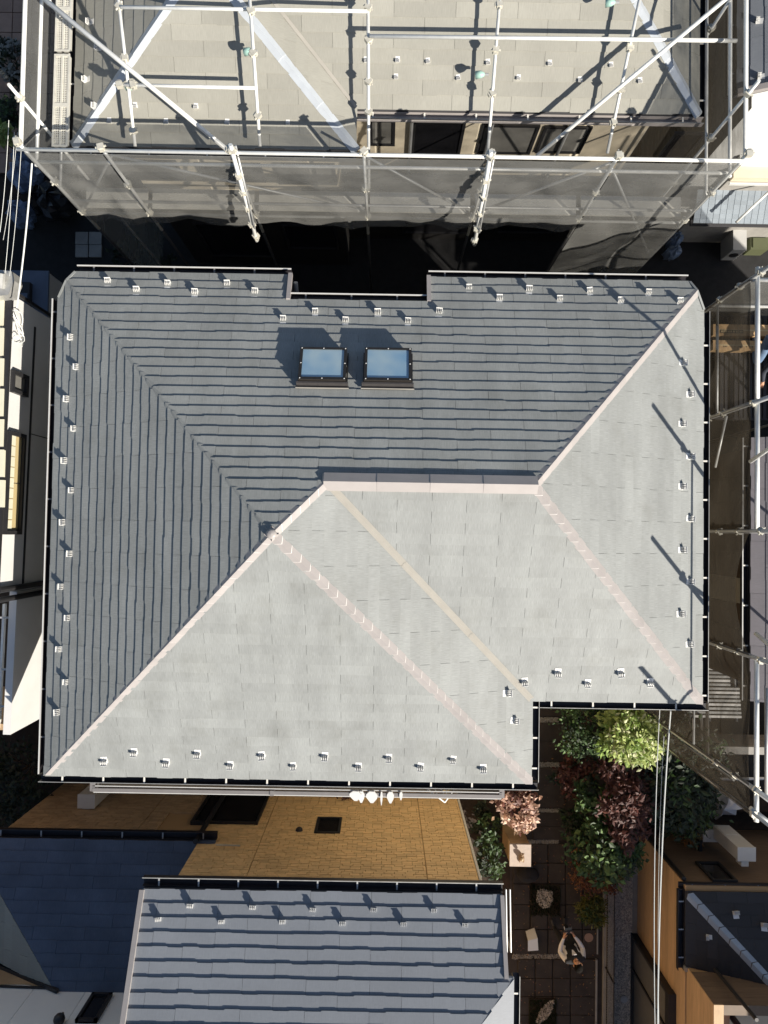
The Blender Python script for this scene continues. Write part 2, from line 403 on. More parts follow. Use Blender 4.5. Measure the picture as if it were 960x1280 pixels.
def gutter(parent, a, b, out, wd=.105, dp=.09, brk=.6, lip=None, body=M_GUT, bm=M_BRK, first=.25, gap=.012):
    """half open trough hung along an eave from a to b, out = horizontal outward direction"""
    thin = lip is None and (out[1] < 0 or out[0] > 0); lip = lip or (M_STEEL if thin else M_LIP); lw = .008 if thin else .018 if lip is M_LIP else .011  # north and west lips are paler: sunlight on them put into the colour
    a, b, out = V(a), V(b), V(out).normalized(); d = (b - a); L = d.length; dd = d.normalized(); up = V((0, 0, 1))
    o = a + out * gap - up * (dp + .035); t = .006
    mb = MB(); mb.obox(o, d, out * wd, up * t); mb.obox(o + up * t, d, out * t, up * (dp - t)); mb.obox(o + out * (wd - t) + up * t, d, out * t, up * (dp - t))
    g = mb.build('gutter', body, parent)
    l = MB(); l.obox(o + out * (wd - .006) + up * (dp + .001), d, out * lw, up * .012); l.build('gutter_lip', lip, g)
    k = max(1, int((L - first) / brk) + 1)
    for i in range(k):
        s_ = first + i * brk
        if s_ > L - .05: break
        m_ = MB(); m_.obox(o + dd * (s_ - .012) + up * (dp - .012), dd * .024, out * (wd - .004), up * .008); m_.build('gutter_bracket', bm, g)
    return g

# ------------------------------------------------------------------ ground
def struct(mb, name, m): o = mb.build(name, m); o['kind'] = 'structure'; return o
g = MB(); n_ = 60; ext = 220.0
xs = [-ext + 2 * ext * i / n_ for i in range(n_ + 1)]
GX, GY = 5.28, -6.3
g.quad((-ext, GY, 0), (ext, GY, 0), (ext, ext, 0), (-ext, ext, 0)); g.quad((-ext, -ext, 0), (GX, -ext, 0), (GX, GY, 0), (-ext, GY, 0))
g.quad((GX, -ext, -.6), (ext, -ext, -.6), (ext, GY, -.6), (GX, GY, -.6)); g.quad((GX, -ext, 0), (GX, -ext, -.6), (GX, GY, -.6), (GX, GY, 0)); g.quad((GX, GY, 0), (GX, GY, -.6), (ext, GY, -.6), (ext, GY, 0)); struct(g, 'ground', M_SOIL)

# ------------------------------------------------------------------ main house
ZE = 5.797
NW = V((-4.958, 3.829, ZE)); SW = V((-4.958, -3.696, ZE)); BSE = V((2.242, -3.696, ZE)); RE = V((2.242, -2.478, ZE))
ASE = V((4.76, -2.478, ZE)); NE = V((4.76, 3.829, ZE)); AP = V((-1.399, -.059, H - 8.786)); RW = V((-.757, .626, H - 9.096)); RR = V((1.929, .626, H - 9.096))
house = thing('house', (0, 0, 0), 'large L-shaped house under a grey slate hip roof with two skylights', 'house')
pN = plane3(NW, NE, RR); pW = plane3(NW, SW, AP); pSB = plane3(SW, BSE, AP); pEB = plane3(BSE, RE, AP); pSA = plane3(RE, ASE, RR); pEA = plane3(ASE, NE, RR)
wl = MB(); hw = .42
for poly in ([(NW.x + hw, NW.y - .75), (NE.x - hw, NE.y - .75), (NE.x - hw, ASE.y + hw), (RE.x - hw, ASE.y + hw), (RE.x - hw, BSE.y + hw), (SW.x + hw, SW.y + hw)],):
    wl.prism([V((x, y, 0)) for x, y in poly], (0, 0, ZE - .12))
wl.build('wall', M_CREAM, house, fix=True)
roof = MB()
def deck(mb, poly, pl, dn=.006, th=.10):
    p = [V(q) - V((0, 0, dn)) for q in poly]; mb.prism(p, (0, 0, -th))
# chamfered north corners, given in plan
def lineint(p, q, a, b):
    d1 = q - p; d2 = b - a; den = d1.x * d2.y - d1.y * d2.x; t = ((a.x - p.x) * d2.y - (a.y - p.y) * d2.x) / den; return p + d1 * t
c1 = UP(95, 341, pN); c2 = UP(77, 372, pW); c1 = V((c1.x, NW.y, ZE)); c2 = V((NW.x, c2.y, ZE)); ci = lineint(NW, AP, c1, c2)
e1 = UP(861, 352, pN); e2 = UP(879, 388, pEA); e1 = V((e1.x, NE.y, ZE)); e2 = V((NE.x, e2.y, ZE)); ei = lineint(NE, RR, e1, e2)
# north plane in rows; a shallow notch two courses deep in the middle of its eave
EX = .1598; un = (NE - NW).normalized(); vn = pN[1].cross(un)
if vn.z < 0: vn = -vn
nd = vn * (3 * EX)
n1x = UP(361, 372, pN).x; n2x = UP(536, 372, pN).x
nv0 = V((0, NW.y + nd.y, ZE + nd.z))
def onN(x, y): return V((x, y, ZE + (NW.y - y) * (RR.z - ZE) / (NW.y - RR.y)))
yn = NW.y + nd.y
def cutline(a, b, y): t = (y - a.y) / (b.y - a.y); return a + (b - a) * t
cl = cutline(c1, ci, yn) if ci.y < yn else cutline(ci, AP, yn); cl.z = onN(0, yn).z
cr = cutline(e1, ei, yn) if ei.y < yn else cutline(ei, RR, yn); cr.z = onN(0, yn).z
up_poly = [p for p in ([cl, cr] + ([V((ei.x, ei.y, onN(0, ei.y).z))] if ei.y < yn else []) + [RR, RW, AP] + ([V((ci.x, ci.y, onN(0, ci.y).z))] if ci.y < yn else []))]
hs = cutline(ci, AP, RW.y); hs.z = RW.z
up_lo = [hs, RW, AP]
up_poly = [cl, cr] + ([V((ei.x, ei.y, onN(0, ei.y).z))] if ei.y < yn else []) + [RR, RW, hs] + ([V((ci.x, ci.y, onN(0, ci.y).z))] if ci.y < yn else [])
lowL = [c1, V((n1x, NW.y, ZE)), V((n1x, yn, onN(0, yn).z)), cl] + ([V((ci.x, ci.y, onN(0, ci.y).z))] if ci.y > yn else []); lowR = [V((n2x, NW.y, ZE)), e1] + ([V((ei.x, ei.y, onN(0, ei.y).z))] if ei.y > yn else []) + [cr, V((n2x, yn, onN(0, yn).z))]
ciw = V((ci.x, ci.y, ci.z))
W_poly = [c2, SW, AP, ciw]; EA_poly = [ASE, e2, V((ei.x, ei.y, ei.z)), RR]
for P in (up_poly, up_lo, lowL, lowR): deck(roof, P, pN)
deck(roof, W_poly, pW); deck(roof, [SW, BSE, AP], pSB); deck(roof, [BSE, RE, RW, AP], pEB); deck(roof, [RE, ASE, RR, RW], pSA); deck(roof, EA_poly, pEA)
roof = roof.build('roof', M_UNDER, house, fix=True)
sl_ = Slates(); sh = .17
for P in (up_poly, up_lo, lowL, lowR): sl_.plane(P, NE, NW, EX, .91, M_SLATE, shift=sh, lift=.024)
sl_.plane(W_poly, NW, SW, EX, .91, M_SLATE, shift=.1, lift=.024)
sl_.plane([SW, BSE, AP], SW, BSE, EX, .91, M_SLATE, shift=.3)
sl_.plane([BSE, RE, RW, AP], BSE, RE, EX, .91, M_SLATE, shift=.5)
sl_.plane([RE, ASE, RR, RW], RE, ASE, EX, .91, M_SLATE, shift=.2)
sl_.plane(EA_poly, ASE, e2, EX, .91, M_SLATE, shift=.4)
sl_.finish(roof)
caps(roof, ci, AP, pN[1], pW[1], .167, .055, M_SLATE, lift=.040)
caps(roof, SW + V((.02, .02, .0)), AP, pW[1], pSB[1], .17, .07, M_CAP, lift=.047, rise=.012, lipm=M_CAPGLINT)
caps(roof, BSE, AP, pSB[1], pEB[1], .17, .07, M_CAP, lift=.042, rise=.012, lipm=M_CAPGLINT)
caps(roof, ASE, RR, pSA[1], pEA[1], .17, .07, M_CAP, lift=.042, rise=.012, lipm=M_CAPGLINT)
caps(roof, ei, RR, pN[1], pEA[1], .17, .07, M_CAP, lift=.047, rise=.012, lipm=M_CAPGLINT)
caps(roof, RW, AP, pN[1], pEB[1], .17, .07, M_CAP, lift=.047, rise=.012, lipm=M_CAPGLINT)
caps(roof, RW + V((-.03, 0, .03)), RR + V((.03, 0, .03)), pN[1], pSA[1], .68, .115, M_CAP, name='ridge_cap', lift=.06, rise=.006, sweep=0.)
kn = MB(); kn.blob(AP + V((0, 0, .035)), (.07, .07, .03), 8, 5); kn.blob(RW + V((0, 0, .04)), (.06, .06, .03), 8, 5); kn.build('apex_cover', M_CAP, roof, smooth=True)
# valley trough between the wings
vl = MB(); d = (RW - RE); vd = d.normalized(); s1 = pEB[1].cross(vd).normalized(); s1 = s1 if s1.z > 0 else -s1; s2 = pSA[1].cross(vd).normalized(); s2 = s2 if s2.z > 0 else -s2
L0, L1 = RE + d * .01, RE + d * .985
upv = (pEB[1] + pSA[1]).normalized() * .034
for k in range(3):
    a_, b_ = L0 + (L1 - L0) * k / 3, L0 + (L1 - L0) * (k + 1) / 3 - vd * .004
    m_ = MB(); m_.add([a_ + s1 * .05 + upv, a_ + upv * .75, a_ + s2 * .05 + upv, b_ + s1 * .05 + upv, b_ + upv * .75, b_ + s2 * .05 + upv, a_ + s1 * .05, a_ + s2 * .05, b_ + s1 * .05, b_ + s2 * .05],
        [(0, 1, 4, 3), (1, 2, 5, 4), (0, 3, 8, 6), (2, 7, 9, 5)]); m_.build('valley_flashing', M_VALLEY, roof, fix=True)
# verge strips at the chamfers and the notch
for a_, b_ in ((c1, c2), (e2, e1)):
    m_ = MB(); q = V((0, 0, .03)); mid = (ci if a_ is c1 else ei)
    m_.bar(a_ + q, V((mid.x, mid.y, mid.z)) + q, .03, .03); m_.bar(V((mid.x, mid.y, mid.z)) + q, b_ + q, .03, .03); m_.build('verge_trim', M_SLATE, roof)
for x in (n1x, n2x):
    m_ = MB(); m_.bar(V((x, NW.y + .02, ZE + .03)), V((x, yn, onN(0, yn).z + .03)), .06, .06); m_.build('verge_trim', M_CAP, roof)
    m_ = MB(); sgn = 1 if x < 0 else -1; m_.box((min(x, x + sgn * .012), yn - .05, ZE - .2), (max(x, x + sgn * .012), NW.y, ZE + .02)); m_.build('fascia', M_UNDER, roof)
guards(roof, [(135, 353), (171, 364), (210, 356), (244, 367), (284, 356), (319, 366), (354, 400), (394, 391), (432, 402), (472, 392), (510, 403), (549, 391), (586, 361), (624, 374), (661, 363), (699, 375), (736, 365), (775, 377), (810, 367), (849, 378)], pN, (1, 0, 0))
guards(roof, [(91, 422), (98, 459), (86, 499), (95, 536), (83, 576), (92, 613), (81, 653), (90, 692), (79, 733), (87, 772), (76, 811), (85, 852), (74, 890)], pW, (0, 1, 0))
guards(roof, [(131, 951), (168, 940), (208, 953), (247, 942), (288, 956), (328, 944), (367, 957), (406, 945), (448, 958), (486, 947), (525, 958), (566, 949), (604, 960)], pSB, (1, 0, 0))
guards(roof, [(634, 866), (643, 901)], pEB, (0, 1, 0))
guards(roof, [(656, 852), (697, 841), (734, 854), (776, 841), (812, 853)], pSA, (1, 0, 0))
guards(roof, [(853, 454), (862, 493), (852, 530), (862, 571), (852, 608), (862, 649), (852, 687), (862, 727), (850, 767), (861, 805)], pEA, (0, 1, 0))
# gutters
zt = V((0, 0, 0))
gutter(house, c1, V((n1x, NW.y, ZE)), (0, 1, 0), brk=.61, bm=M_BRKD)
gutter(house, V((n1x, yn, ZE + nd.z)), V((n2x, yn, ZE + nd.z)), (0, 1, 0), brk=.68, bm=M_BRKD)
gutter(house, V((n2x, NW.y, ZE)), e1, (0, 1, 0), brk=.61, bm=M_BRKD)
gutter(house, c2, SW, (-1, 0, 0), brk=.71, bm=M_BRKD, first=.2)
gutter(house, SW + V((-.12, 0, 0)), BSE + V((.12, 0, 0)), (0, -1, 0), brk=.61, first=.35)
gutter(house, BSE, RE, (1, 0, 0), brk=.45, first=.2)
gutter(house, RE + V((.1, 0, 0)), ASE + V((.12, 0, 0)), (0, -1, 0), brk=.62, first=.2)
gutter(house, ASE, e2, (1, 0, 0), brk=.585, first=.1)
dp = MB(); dp.tube([V((n1x + .06, NW.y - .06, ZE - .1)), V((n1x + .06, NW.y - .3, ZE - .35)), V((n1x + .06, NW.y - .66, ZE - .6)), V((n1x + .06, NW.y - .7, .2))], .035, 8); dp.build('downpipe', M_PIPE2, house)
# skylights on the north slope
def skylight(corners):
    lf = off(pN, .18); q = [UP(x, y, lf) for x, y in corners]; n = pN[1]
    o = (q[0] + q[1] + q[2] + q[3]) / 4; wx = ((q[1] - q[0]).length + (q[2] - q[3]).length) / 2; wy = ((q[3] - q[0]).length + (q[2] - q[1]).length) / 2
    u = un; v = vn.normalized(); fr = frame4(o - n * .15, u, v, n); W, L = wx / 2, wy / 2
    def T(mb): mb.v = [fr @ x for x in mb.v]; return mb
    m_ = MB(); m_.box((-W + .01, -L + .01, -.02), (W - .01, L - .01, .118)); root = T(m_).build('skylight', M_SKYF, house)
    fr_ = MB()
    for lo, hi in (((-W, -L, .118), (W, -L + .03, .15)), ((-W, L - .04, .118), (W, L, .15)), ((-W, -L + .03, .119), (-W + .04, L - .04, .149)), ((W - .04, -L + .03, .119), (W, L - .04, .149))): fr_.box(lo, hi)
    T(fr_).build('frame', M_SKYF, root)
    gl = MB(); gl.box((-W + .04, -L + .03, .118), (W - .04, L - .04, .136)); T(gl).build('glass', M_SKYG, root)
    ap = MB(); ap.obox((-W - .03, L, .016), (2 * W + .06, 0, 0), (0, .025, -.006), (0, 0, .085)); ap.obox((-W - .04, L + .025, .012), (2 * W + .08, 0, 0), (0, .032, 0), (0, 0, .022)); T(ap).build('apron', M_APRON, root)
    li = MB(); li.box((-W - .04, L + .058, .03), (W + .04, L + .068, .045)); T(li).build('apron_edge', M_VALLEY, root)
    sf = MB(); sf.box((W, -L, .01), (W + .02, L, .03)); T(sf).build('side_flashing', M_SKYF, root); sf = MB(); sf.box((-W - .02, -L, .01), (-W, L, .03)); T(sf).build('side_flashing', M_SKYF, root)
    me = MB().blob((0, 0, 0), (.010, .010, .006), 6, 4).mesh('screw', M_GUARD)
    for sx, sy in ((-1, -1), (1, -1), (-1, 1), (1, 1), (0, -1), (0, 1), (-1, 0), (1, 0)):
        inst('screw', me, root, fr @ Matrix.Translation((sx * (W - .022), sy * (L - .018), .152)))
skylight([(374, 434), (434, 434), (432, 474), (374, 474)]); skylight([(455, 434), (515, 435), (514, 475), (456, 475)])
# south balcony
by = UY(300, 990, -4.120); bz = by.z
b0, b1 = -4.5, UY(625, 990, -4.120).x
m_ = MB(); m_.box((b0, -4.120, bz - .6), (b1, -3.3, bz - .5)); bal = m_.build('balcony', M_ALU, house)
m_ = MB(); m_.box((b0, -4.155, bz - .03), (b1, -4.100, bz)); m_.box((b0, -4.170, bz - .16), (b1, -4.140, bz - .12)); m_.box((b0, -4.085, bz - .06), (b1, -4.070, bz - .02)); m_.build('rail', M_ALU, bal)
m_ = MB(); m_.box((b0, -4.130, bz - .5), (b1, -4.120, bz - .16)); m_.build('panel', M_ALU, bal)
for yy, zz in ((-4.180, -.05), (-4.065, -.005)): m_ = MB(); m_.box((b0, yy - .006, bz + zz - .012), (b1, yy + .006, bz + zz)); m_.build('rail_edge', M_LIP, bal)
for x in (b0, b1): m_ = MB(); m_.box((x - .04, -4.150, bz - .5), (x + .04, -3.35, bz - .005)); m_.build('end_rail', M_ALU, bal)
k = 0
for x in (340, 465): m_ = MB(); p = UY(x, 990, -4.120); m_.box((p.x - .03, -4.170, bz - .5), (p.x + .03, -4.090, bz + .012)); m_.build('post', M_ALU, bal)
m_ = MB(); pa, pb = UY(355, 982, -4.05), UY(585, 985, -4.05); m_.tube([pa, pb], .016, 8)
tag(m_.build('laundry_pole', M_LAUND), 'thin white laundry pole along the balcony under the south eave', 'pole')
HL = {445: 'broad folded white cloth nearest the left end of the laundry pole', 452: 'narrow drop-shaped white cloth hung beside the broad folded cloth', 465: 'white heart-shaped cloth in the middle of the laundry pole', 477: 'thin straight white strap hanging from the laundry pole', 488: 'white drop-shaped cloth hung between the thin strap and the hook', 501: 'small white hook on the laundry pole beside the triangular rack'}
for x, lab in HL.items():
    p = UY(x, 984, -4.05); m_ = MB(); wv = {445: .10, 452: .05, 465: .09, 477: .018, 488: .055, 501: .025}[x]; ln = {445: .35, 452: .42, 465: .42, 477: .5, 488: .42, 501: .3}[x]
    z0 = pa.z + .02
    sil = [(-wv * .4, 0), (wv * .4, 0), (wv, -ln * .35), (wv * .9, -ln * .6), (wv * .25, -ln), (-wv * .2, -ln), (-wv * .95, -ln * .55), (-wv, -ln * .3)]
    m_.prism([V((p.x + a, -4.06 + b * .42, 5.22 + .02 * math.sin(9 * a))) for a, b in sil], (0, -.012, .012)); tag(m_.build('laundry', M_LAUND, fix=True), lab, 'laundry')
m_ = MB(); tri = [UY(531, 984, -4.03), UY(556, 1003, -4.29), UY(569, 985, -4.03)]
for i in range(3): m_.tube([tri[i], tri[(i + 1) % 3]], .012, 6)
for t in (.3, .5, .7): m_.tube([tri[0].lerp(tri[2], t), tri[1].lerp(tri[0 if t < .5 else 2], .25)], .007, 6)
rk = m_.build('drying_rack', M_LAUND); tag(rk, 'white triangular folding drying rack jutting from the balcony rail', 'drying rack')
m_ = MB(); q = [tri[2].lerp(tri[0], .05), tri[2].lerp(tri[0], .45), tri[1].lerp(tri[2], .25)]; m_.prism(q, (0, 0, -.01)); m_.build('cloth', M_CARDL, rk, fix=True)

# ------------------------------------------------------------------ wall building helper
def wallbox(parent, name, lo, hi, m): mb = MB(); mb.box(lo, hi); return mb.build(name, m, parent)

# ------------------------------------------------------------------ north house
ZN = 5.65; tN = .46
nh = thing('house', (0, 7, 0), 'taupe slate roofed house wrapped in white scaffolding and grey mesh', 'house')
A1 = U(92, 184, ZN); A2 = U(445, 186, ZN); Yb = (A1.y + A2.y) / 2; Xw, Xe = A1.x, A2.x; hB = (Xe - Xw) / 2
Ya = U(600, 139, ZN).y; XE = U(873, 142, ZN).x; hA = 3.3
bSW = V((Xw, Yb, ZN)); bSE = V((Xe, Yb, ZN)); bAP = V(((Xw + Xe) / 2, Yb + hB, ZN + tN * hB)); aRE = V((Xe, Ya, ZN)); aSE = V((XE, Ya, ZN))
aR = V((XE - hA * .9, Ya + hA, ZN + tN * hA)); bN = V((Xw, Ya + 2 * hA, ZN)); aN = V((XE, Ya + 2 * hA, ZN))
# the west wing and the long body have parallel ridges; the valley runs up from the inner corner
rV = aRE + V((-hA, hA, tN * hA)); wAP = V((Xw + hA, Ya + hA, ZN + tN * hA))
bh = min(hB, 2.2)
bSE_hi = bAP
nr = MB()
S1 = [bSW, bSE, bAP]; Wp = [V((Xw, Ya + hA, ZN)), bSW, bAP, V((bAP.x, Ya + hA, bAP.z))]
EBp = [bSE, aRE, V((bAP.x, Ya + (Xe - bAP.x), bAP.z)), bAP]; Ap = [aRE, aSE, aR, V((bAP.x, aR.y, aR.z)), V((bAP.x, Ya + (Xe - bAP.x), ZN + tN * (Xe - bAP.x)))]
Ep = [aSE, V((XE, Ya + hA + 1, ZN)), aR]
pS1, pWn, pEBn, pAn, pEn = plane3(*S1), plane3(Wp[0], Wp[1], Wp[2]), plane3(*EBp[:3]), plane3(*Ap[:3]), plane3(*Ep)
for P in (S1, Wp, EBp, Ap, Ep): deck(nr, P, None)
deck(nr, [aR, aN, bN, V((bAP.x, aR.y, aR.z))], None)
nroof = nr.build('roof', M_UNDER, nh, fix=True)
q = Slates(); EN = .199
q.plane(S1, bSW, bSE, EN, .91, M_SLATE_N, lift=.012, shift=.3); q.plane(Wp, Wp[0], bSW, EN, .91, M_SLATE_N, lift=.012); q.plane(EBp, bSE, aRE, EN, .91, M_SLATE_N, lift=.012)
q.plane(Ap, aRE, aSE, EN, .91, M_SLATE_N, lift=.012, shift=.55); q.plane(Ep, aSE, Ep[1], EN, .91, M_SLATE_N, lift=.012); q.finish(nroof)
caps(nroof, bSW, bAP, pWn[1], pS1[1], .9, .075, M_BLUECAP, lift=.045, sweep=0.); caps(nroof, bSE, bAP, pS1[1], pEBn[1], .9, .075, M_BLUECAP, lift=.045, sweep=0.); caps(nroof, aSE, aR, pAn[1], pEn[1], .9, .075, M_BLUECAP, lift=.045, sweep=0.)
m_ = MB(); va, vb = aRE, Ap[4]; dv = (vb - va); m_.bar(va + V((0, 0, .03)), vb + V((0, 0, .03)), .05, .02); m_.build('valley_flashing', M_VALLEY, nroof)
guards(nroof, [(497, 75), (535, 76), (573, 97), (495, 96), (610, 78), (648, 97), (687, 79), (725, 100), (764, 81), (800, 101), (458, 75)], pAn, (1, 0, 0), scale=.72)
guards(nroof, [(169, 132), (208, 152), (245, 133), (284, 153), (360, 153), (137, 151)], pS1, (1, 0, 0), scale=.72)
guards(nroof, [(113, 28), (108, 100), (124, 60), (120, 133)], pWn, (0, 1, 0))
gutter(nh, bSW, bSE, (0, -1, 0), brk=.9); gutter(nh, aRE, aSE + V((.1, 0, 0)), (0, -1, 0), body=M_CAP, brk=.8); gutter(nh, aSE, Ep[1], (1, 0, 0), brk=.9)
gutter(nh, Wp[0], bSW, (-1, 0, 0), brk=.9, body=M_GUT)
# walls with openings as recessed panes
def opening(parent, lo, hi, axis, m_fr, m_gl, fr=.05, dep=.04, name='window'):
    """frame and pane set proud of a wall; axis = outward normal"""
    lo, hi, ax = V(lo), V(hi), V(axis); mb = MB(); u = V((0, 0, 1)).cross(ax).normalized(); hgt = hi.z - lo.z; wd = abs((hi - lo).dot(u)); s0 = lo if (hi - lo).dot(u) > 0 else V((hi.x, hi.y, lo.z))
    s0 = V((s0.x, s0.y, lo.z)); up = V((0, 0, 1))
    mb.obox(s0, u * wd, up * fr, ax * dep); mb.obox(s0 + up * (hgt - fr), u * wd, up * fr, ax * dep)
    mb.obox(s0 + up * fr, u * fr, up * (hgt - 2 * fr), ax * dep); mb.obox(s0 + up * fr + u * (wd - fr), u * fr, up * (hgt - 2 * fr), ax * dep)
    f = mb.build(name, m_fr, parent); gl = MB(); gl.obox(s0 + up * fr + u * fr, u * (wd - 2 * fr), up * (hgt - 2 * fr), ax * dep * .4); gl.build('pane', m_gl, f); return f
YwA, YwB = Ya + .38, Yb + .38
M_GAPSHADE = mat('wall_gap_shade', (.012, .011, .011), .8, noise=(4, .2))  # near-black facing paints the deep shade of the gap onto the lower wall
wallbox(nh, 'ground_floor_shade', (Xw + .41, YwB - .02, 0), (Xe - .39, YwB + .2, 3.0), M_GAPSHADE); wallbox(nh, 'ground_floor_shade', (Xe - .385, YwA - .02, 0), (XE - .41, YwA + .2, 3.0), M_GAPSHADE)
wallbox(nh, 'wall', (Xw + .4, YwB, 0), (Xe - .4, YwB + 6, ZN - .08), M_CREAM); wallbox(nh, 'wall', (Xe - .4 + .003, YwA, 0), (XE - .4, YwA + 6, ZN - .083), M_CREAM)
def wz(py, y): return UY(480, py, y).z
for x0, x1, y0, y1, gm in ((515, 579, 148, 192, M_BLACKW), (462, 494, 148, 180, M_GREYW), (600, 670, 152, 188, M_GREYW), (676, 735, 153, 186, M_GREYW), (832, 872, 158, 200, M_BLACKW)):
    a_ = UY(x0, (y0 + y1) / 2, YwA); b_ = UY(x1, (y0 + y1) / 2, YwA); opening(nh, (a_.x, YwA, wz(y1, YwA)), (b_.x, YwA, wz(y0, YwA)), (0, -1, 0), M_DARKT, gm)
for x0, x1, y0, y1, gm in ((150, 228, 204, 226, M_GREYW), (120, 190, 236, 252, M_BLACKW), (250, 330, 206, 228, M_BLACKW), (345, 420, 205, 230, M_GREYW), (380, 432, 236, 262, M_BLACKW)):
    a_ = UY(x0, (y0 + y1) / 2, YwB); b_ = UY(x1, (y0 + y1) / 2, YwB); opening(nh, (a_.x, YwB, wz(y1, YwB)), (b_.x, YwB, wz(y0, YwB)), (0, -1, 0), M_DARKT, gm)
for x0, x1, z0, z1 in ((.3, 1.9, .4, 2.3), (2.4, 3.8, .5, 2.2), (-4.0, -2.6, .5, 2.2), (-2.2, -1.1, 1., 2.2)):
    yy = (YwA if x0 > 0 else YwB) - .021; opening(nh, (x0, yy, z0), (x1, yy, z1), (0, -1, 0), M_DARKT, M_BLACKW)
for x0 in (.35, 1.7, 3.0): m_ = MB(); m_.tube([V((x0, YwA - .06, 3.0)), V((x0, YwA - .06, ZN - .25))], .03, 8); m_.build('downpipe', M_PIPE2, nh)

# ------------------------------------------------------------------ scaffolding round the north house
PR = .0243
CLAMP_ME = None
def clamp(parent, p, m=None):
    global CLAMP_ME
    if CLAMP_ME is None:
        mb = MB(); mb.box((-.045, -.04, -.035), (.045, .04, .035)); mb.tube([V((-.075, 0, .01)), V((.075, 0, .01))], .014, 6); mb.box((-.03, .04, -.02), (.03, .065, .02))
        CLAMP_ME = mb.mesh('clamp', M_CLAMP)
    me = CLAMP_ME
    inst('clamp', me, parent, Matrix.Translation(V(p)) @ Matrix.Rotation(random.uniform(0, 6.28), 4, 'Z'))
def pole(parent, a, b, name='pole', m=None, r=PR, ends=True, joints=()):
    mb = MB(); mb.tube([V(a), V(b)], r, 10); o = mb.build(name, m or M_PIPE, parent, smooth=False)
    for p in o.data.polygons: p.use_smooth = len(p.vertices) == 4
    for t in joints: clamp(parent, V(a).lerp(V(b), t))
    return o
YF, ZT = 5.27, 6.64
sc = thing('scaffold', (0, YF, 0), 'white steel pipe scaffolding standing round and over the taupe slate roofed house', 'scaffold')
XL, XR = U(26, 179, ZT).x, U(932, 196, ZT).x
stx = [XL + .03] + [U(x, 186, ZT).x for x in (128, 288, 455, 613, 772)] + [XR - .03]
for i, x in enumerate(stx):
    pole(sc, (x, YF, 0), (x, YF, 4.0), 'standard', M_DARKT); pole(sc, (x, YF, 4.0), (x, YF, ZT + (.18 if i in (0, 6) else .08)), 'standard', joints=(.99, .6, .25))  # lower lengths near-black: shade of the gap painted on the pipe
pole(sc, (XL - .05, YF - .02, ZT), (XR + .03, YF - .02, ZT), 'top_rail', r=.026)
for z in (ZT - .48, 4.95, 4.5): pole(sc, (XL, YF + .055, z), (XR, YF + .055, z), 'ledger', M_PIPE if z > 6 else M_PIPE2)
for z in (4.62,):
    for i in range(6):
        m_ = MB(); m_.box((stx[i] + .04, YF + .09, z), (stx[i + 1] - .04, YF + .42, z + .035)); m_.build('scaffold_board', M_PLANK, sc)
for x0, z0, x1, z1 in ((stx[0], 4.6, stx[1], 6.3), (stx[1], 6.3, stx[3], 4.6), (stx[3], 6.4, stx[4], 4.6), (stx[4], 4.6, stx[5], 6.3), (stx[5], 6.3, stx[6], 3.1)):
    pole(sc, (x0, YF + .10, z0), (x1, YF + .10, z1), 'brace', M_PIPE2, r=.019)
# east and west faces
for sx, X in ((-1, XL), (1, XR)):
    ys = [U(22 if sx < 0 else 935, 120 if sx < 0 else 115, ZT + .1).y, 7.9, 9.7]
    for y in ys: pole(sc, (X, y, 0), (X, y, ZT + .35), 'standard', joints=(.96, .8, .6))
    pole(sc, (X, YF, ZT), (X, 11, ZT), 'top_rail', r=.03)
    pole(sc, (X + .02 * sx, YF, 6.15), (X + .02 * sx, 11, 6.15), 'ledger', r=.027)
    pole(sc, (X - .03 * sx, YF, 5.5), (X - .03 * sx, 11, 5.5), 'ledger', M_PIPE if sx > 0 else M_PIPE2)
# perforated plank along the west eave
for y0, y1 in ((5.62, 7.02), (7.06, 8.5)):
    x0, x1 = XL + .14, XL + .38; m_ = MB(); z = 6.0
    for i in range(3): xx = x0 + (x1 - x0 - .03) * i / 2; m_.box((xx, y0, z), (xx + .03, y1, z + .045))
    nrow = int((y1 - y0) / .035)
    for i in range(nrow + 1):
        yy = y0 + (y1 - y0 - .012) * i / nrow; m_.box((x0 + .03, yy, z + .02), (x1 - .03, yy + .014, z + .034))
    for c in range(6):
        xx = x0 + .03 + (x1 - x0 - .06) * (c + .5) / 6; m_.box((xx - .006, y0, z + .021), (xx + .006, y1, z + .033))
    m_.box((x0, y0, z), (x1, y0 + .03, z + .046)); m_.box((x0, y1 - .03, z), (x1, y1, z + .046))
    m_.box((x0 + .002, (y0 + y1) / 2 - .1, z + .004), (x1 - .002, (y0 + y1) / 2 - .04, z + .047)); m_.build('perforated_plank', M_PLANK, sc)
# pipes laid over the roof, parallel to it
oS = off(pS1, .36); oA = off(pAn, .36); oA2 = off(pAn, .41); oS2 = off(pS1, .41)
def over(a, b, pa, pb, **k):
    p, q = UP(*a, pa), UP(*b, pb); return pole(sc, p, q, 'roof_pipe', **k)
over((146, -18), (169, 183), oS, oS, joints=(.12, .43, .6, .9)); over((311, -18), (325, 183), oS, oS, joints=(.15, .4, .8))
over((460, -18), (461, 236), oA, oA, joints=(.1, .25, .45, .6)); over((626, -18), (609, 200), oA, oA, joints=(.1, .35, .6)); over((803, -18), (759, 192), oA, oA, joints=(.35, .6, .8))
over((151, 9), (459, 14), oS2, oA2); over((146, 106), (318, 110), oS2, oS2, joints=(.02, .12)); over((462, 45), (921, 51), oA2, oA2, r=.027)
over((40, -14), (285, 188), off(pS1, .5), off(pS1, .5), r=.034); over((925, -16), (671, 195), off(pAn, .5), off(pAn, .5), r=.03)
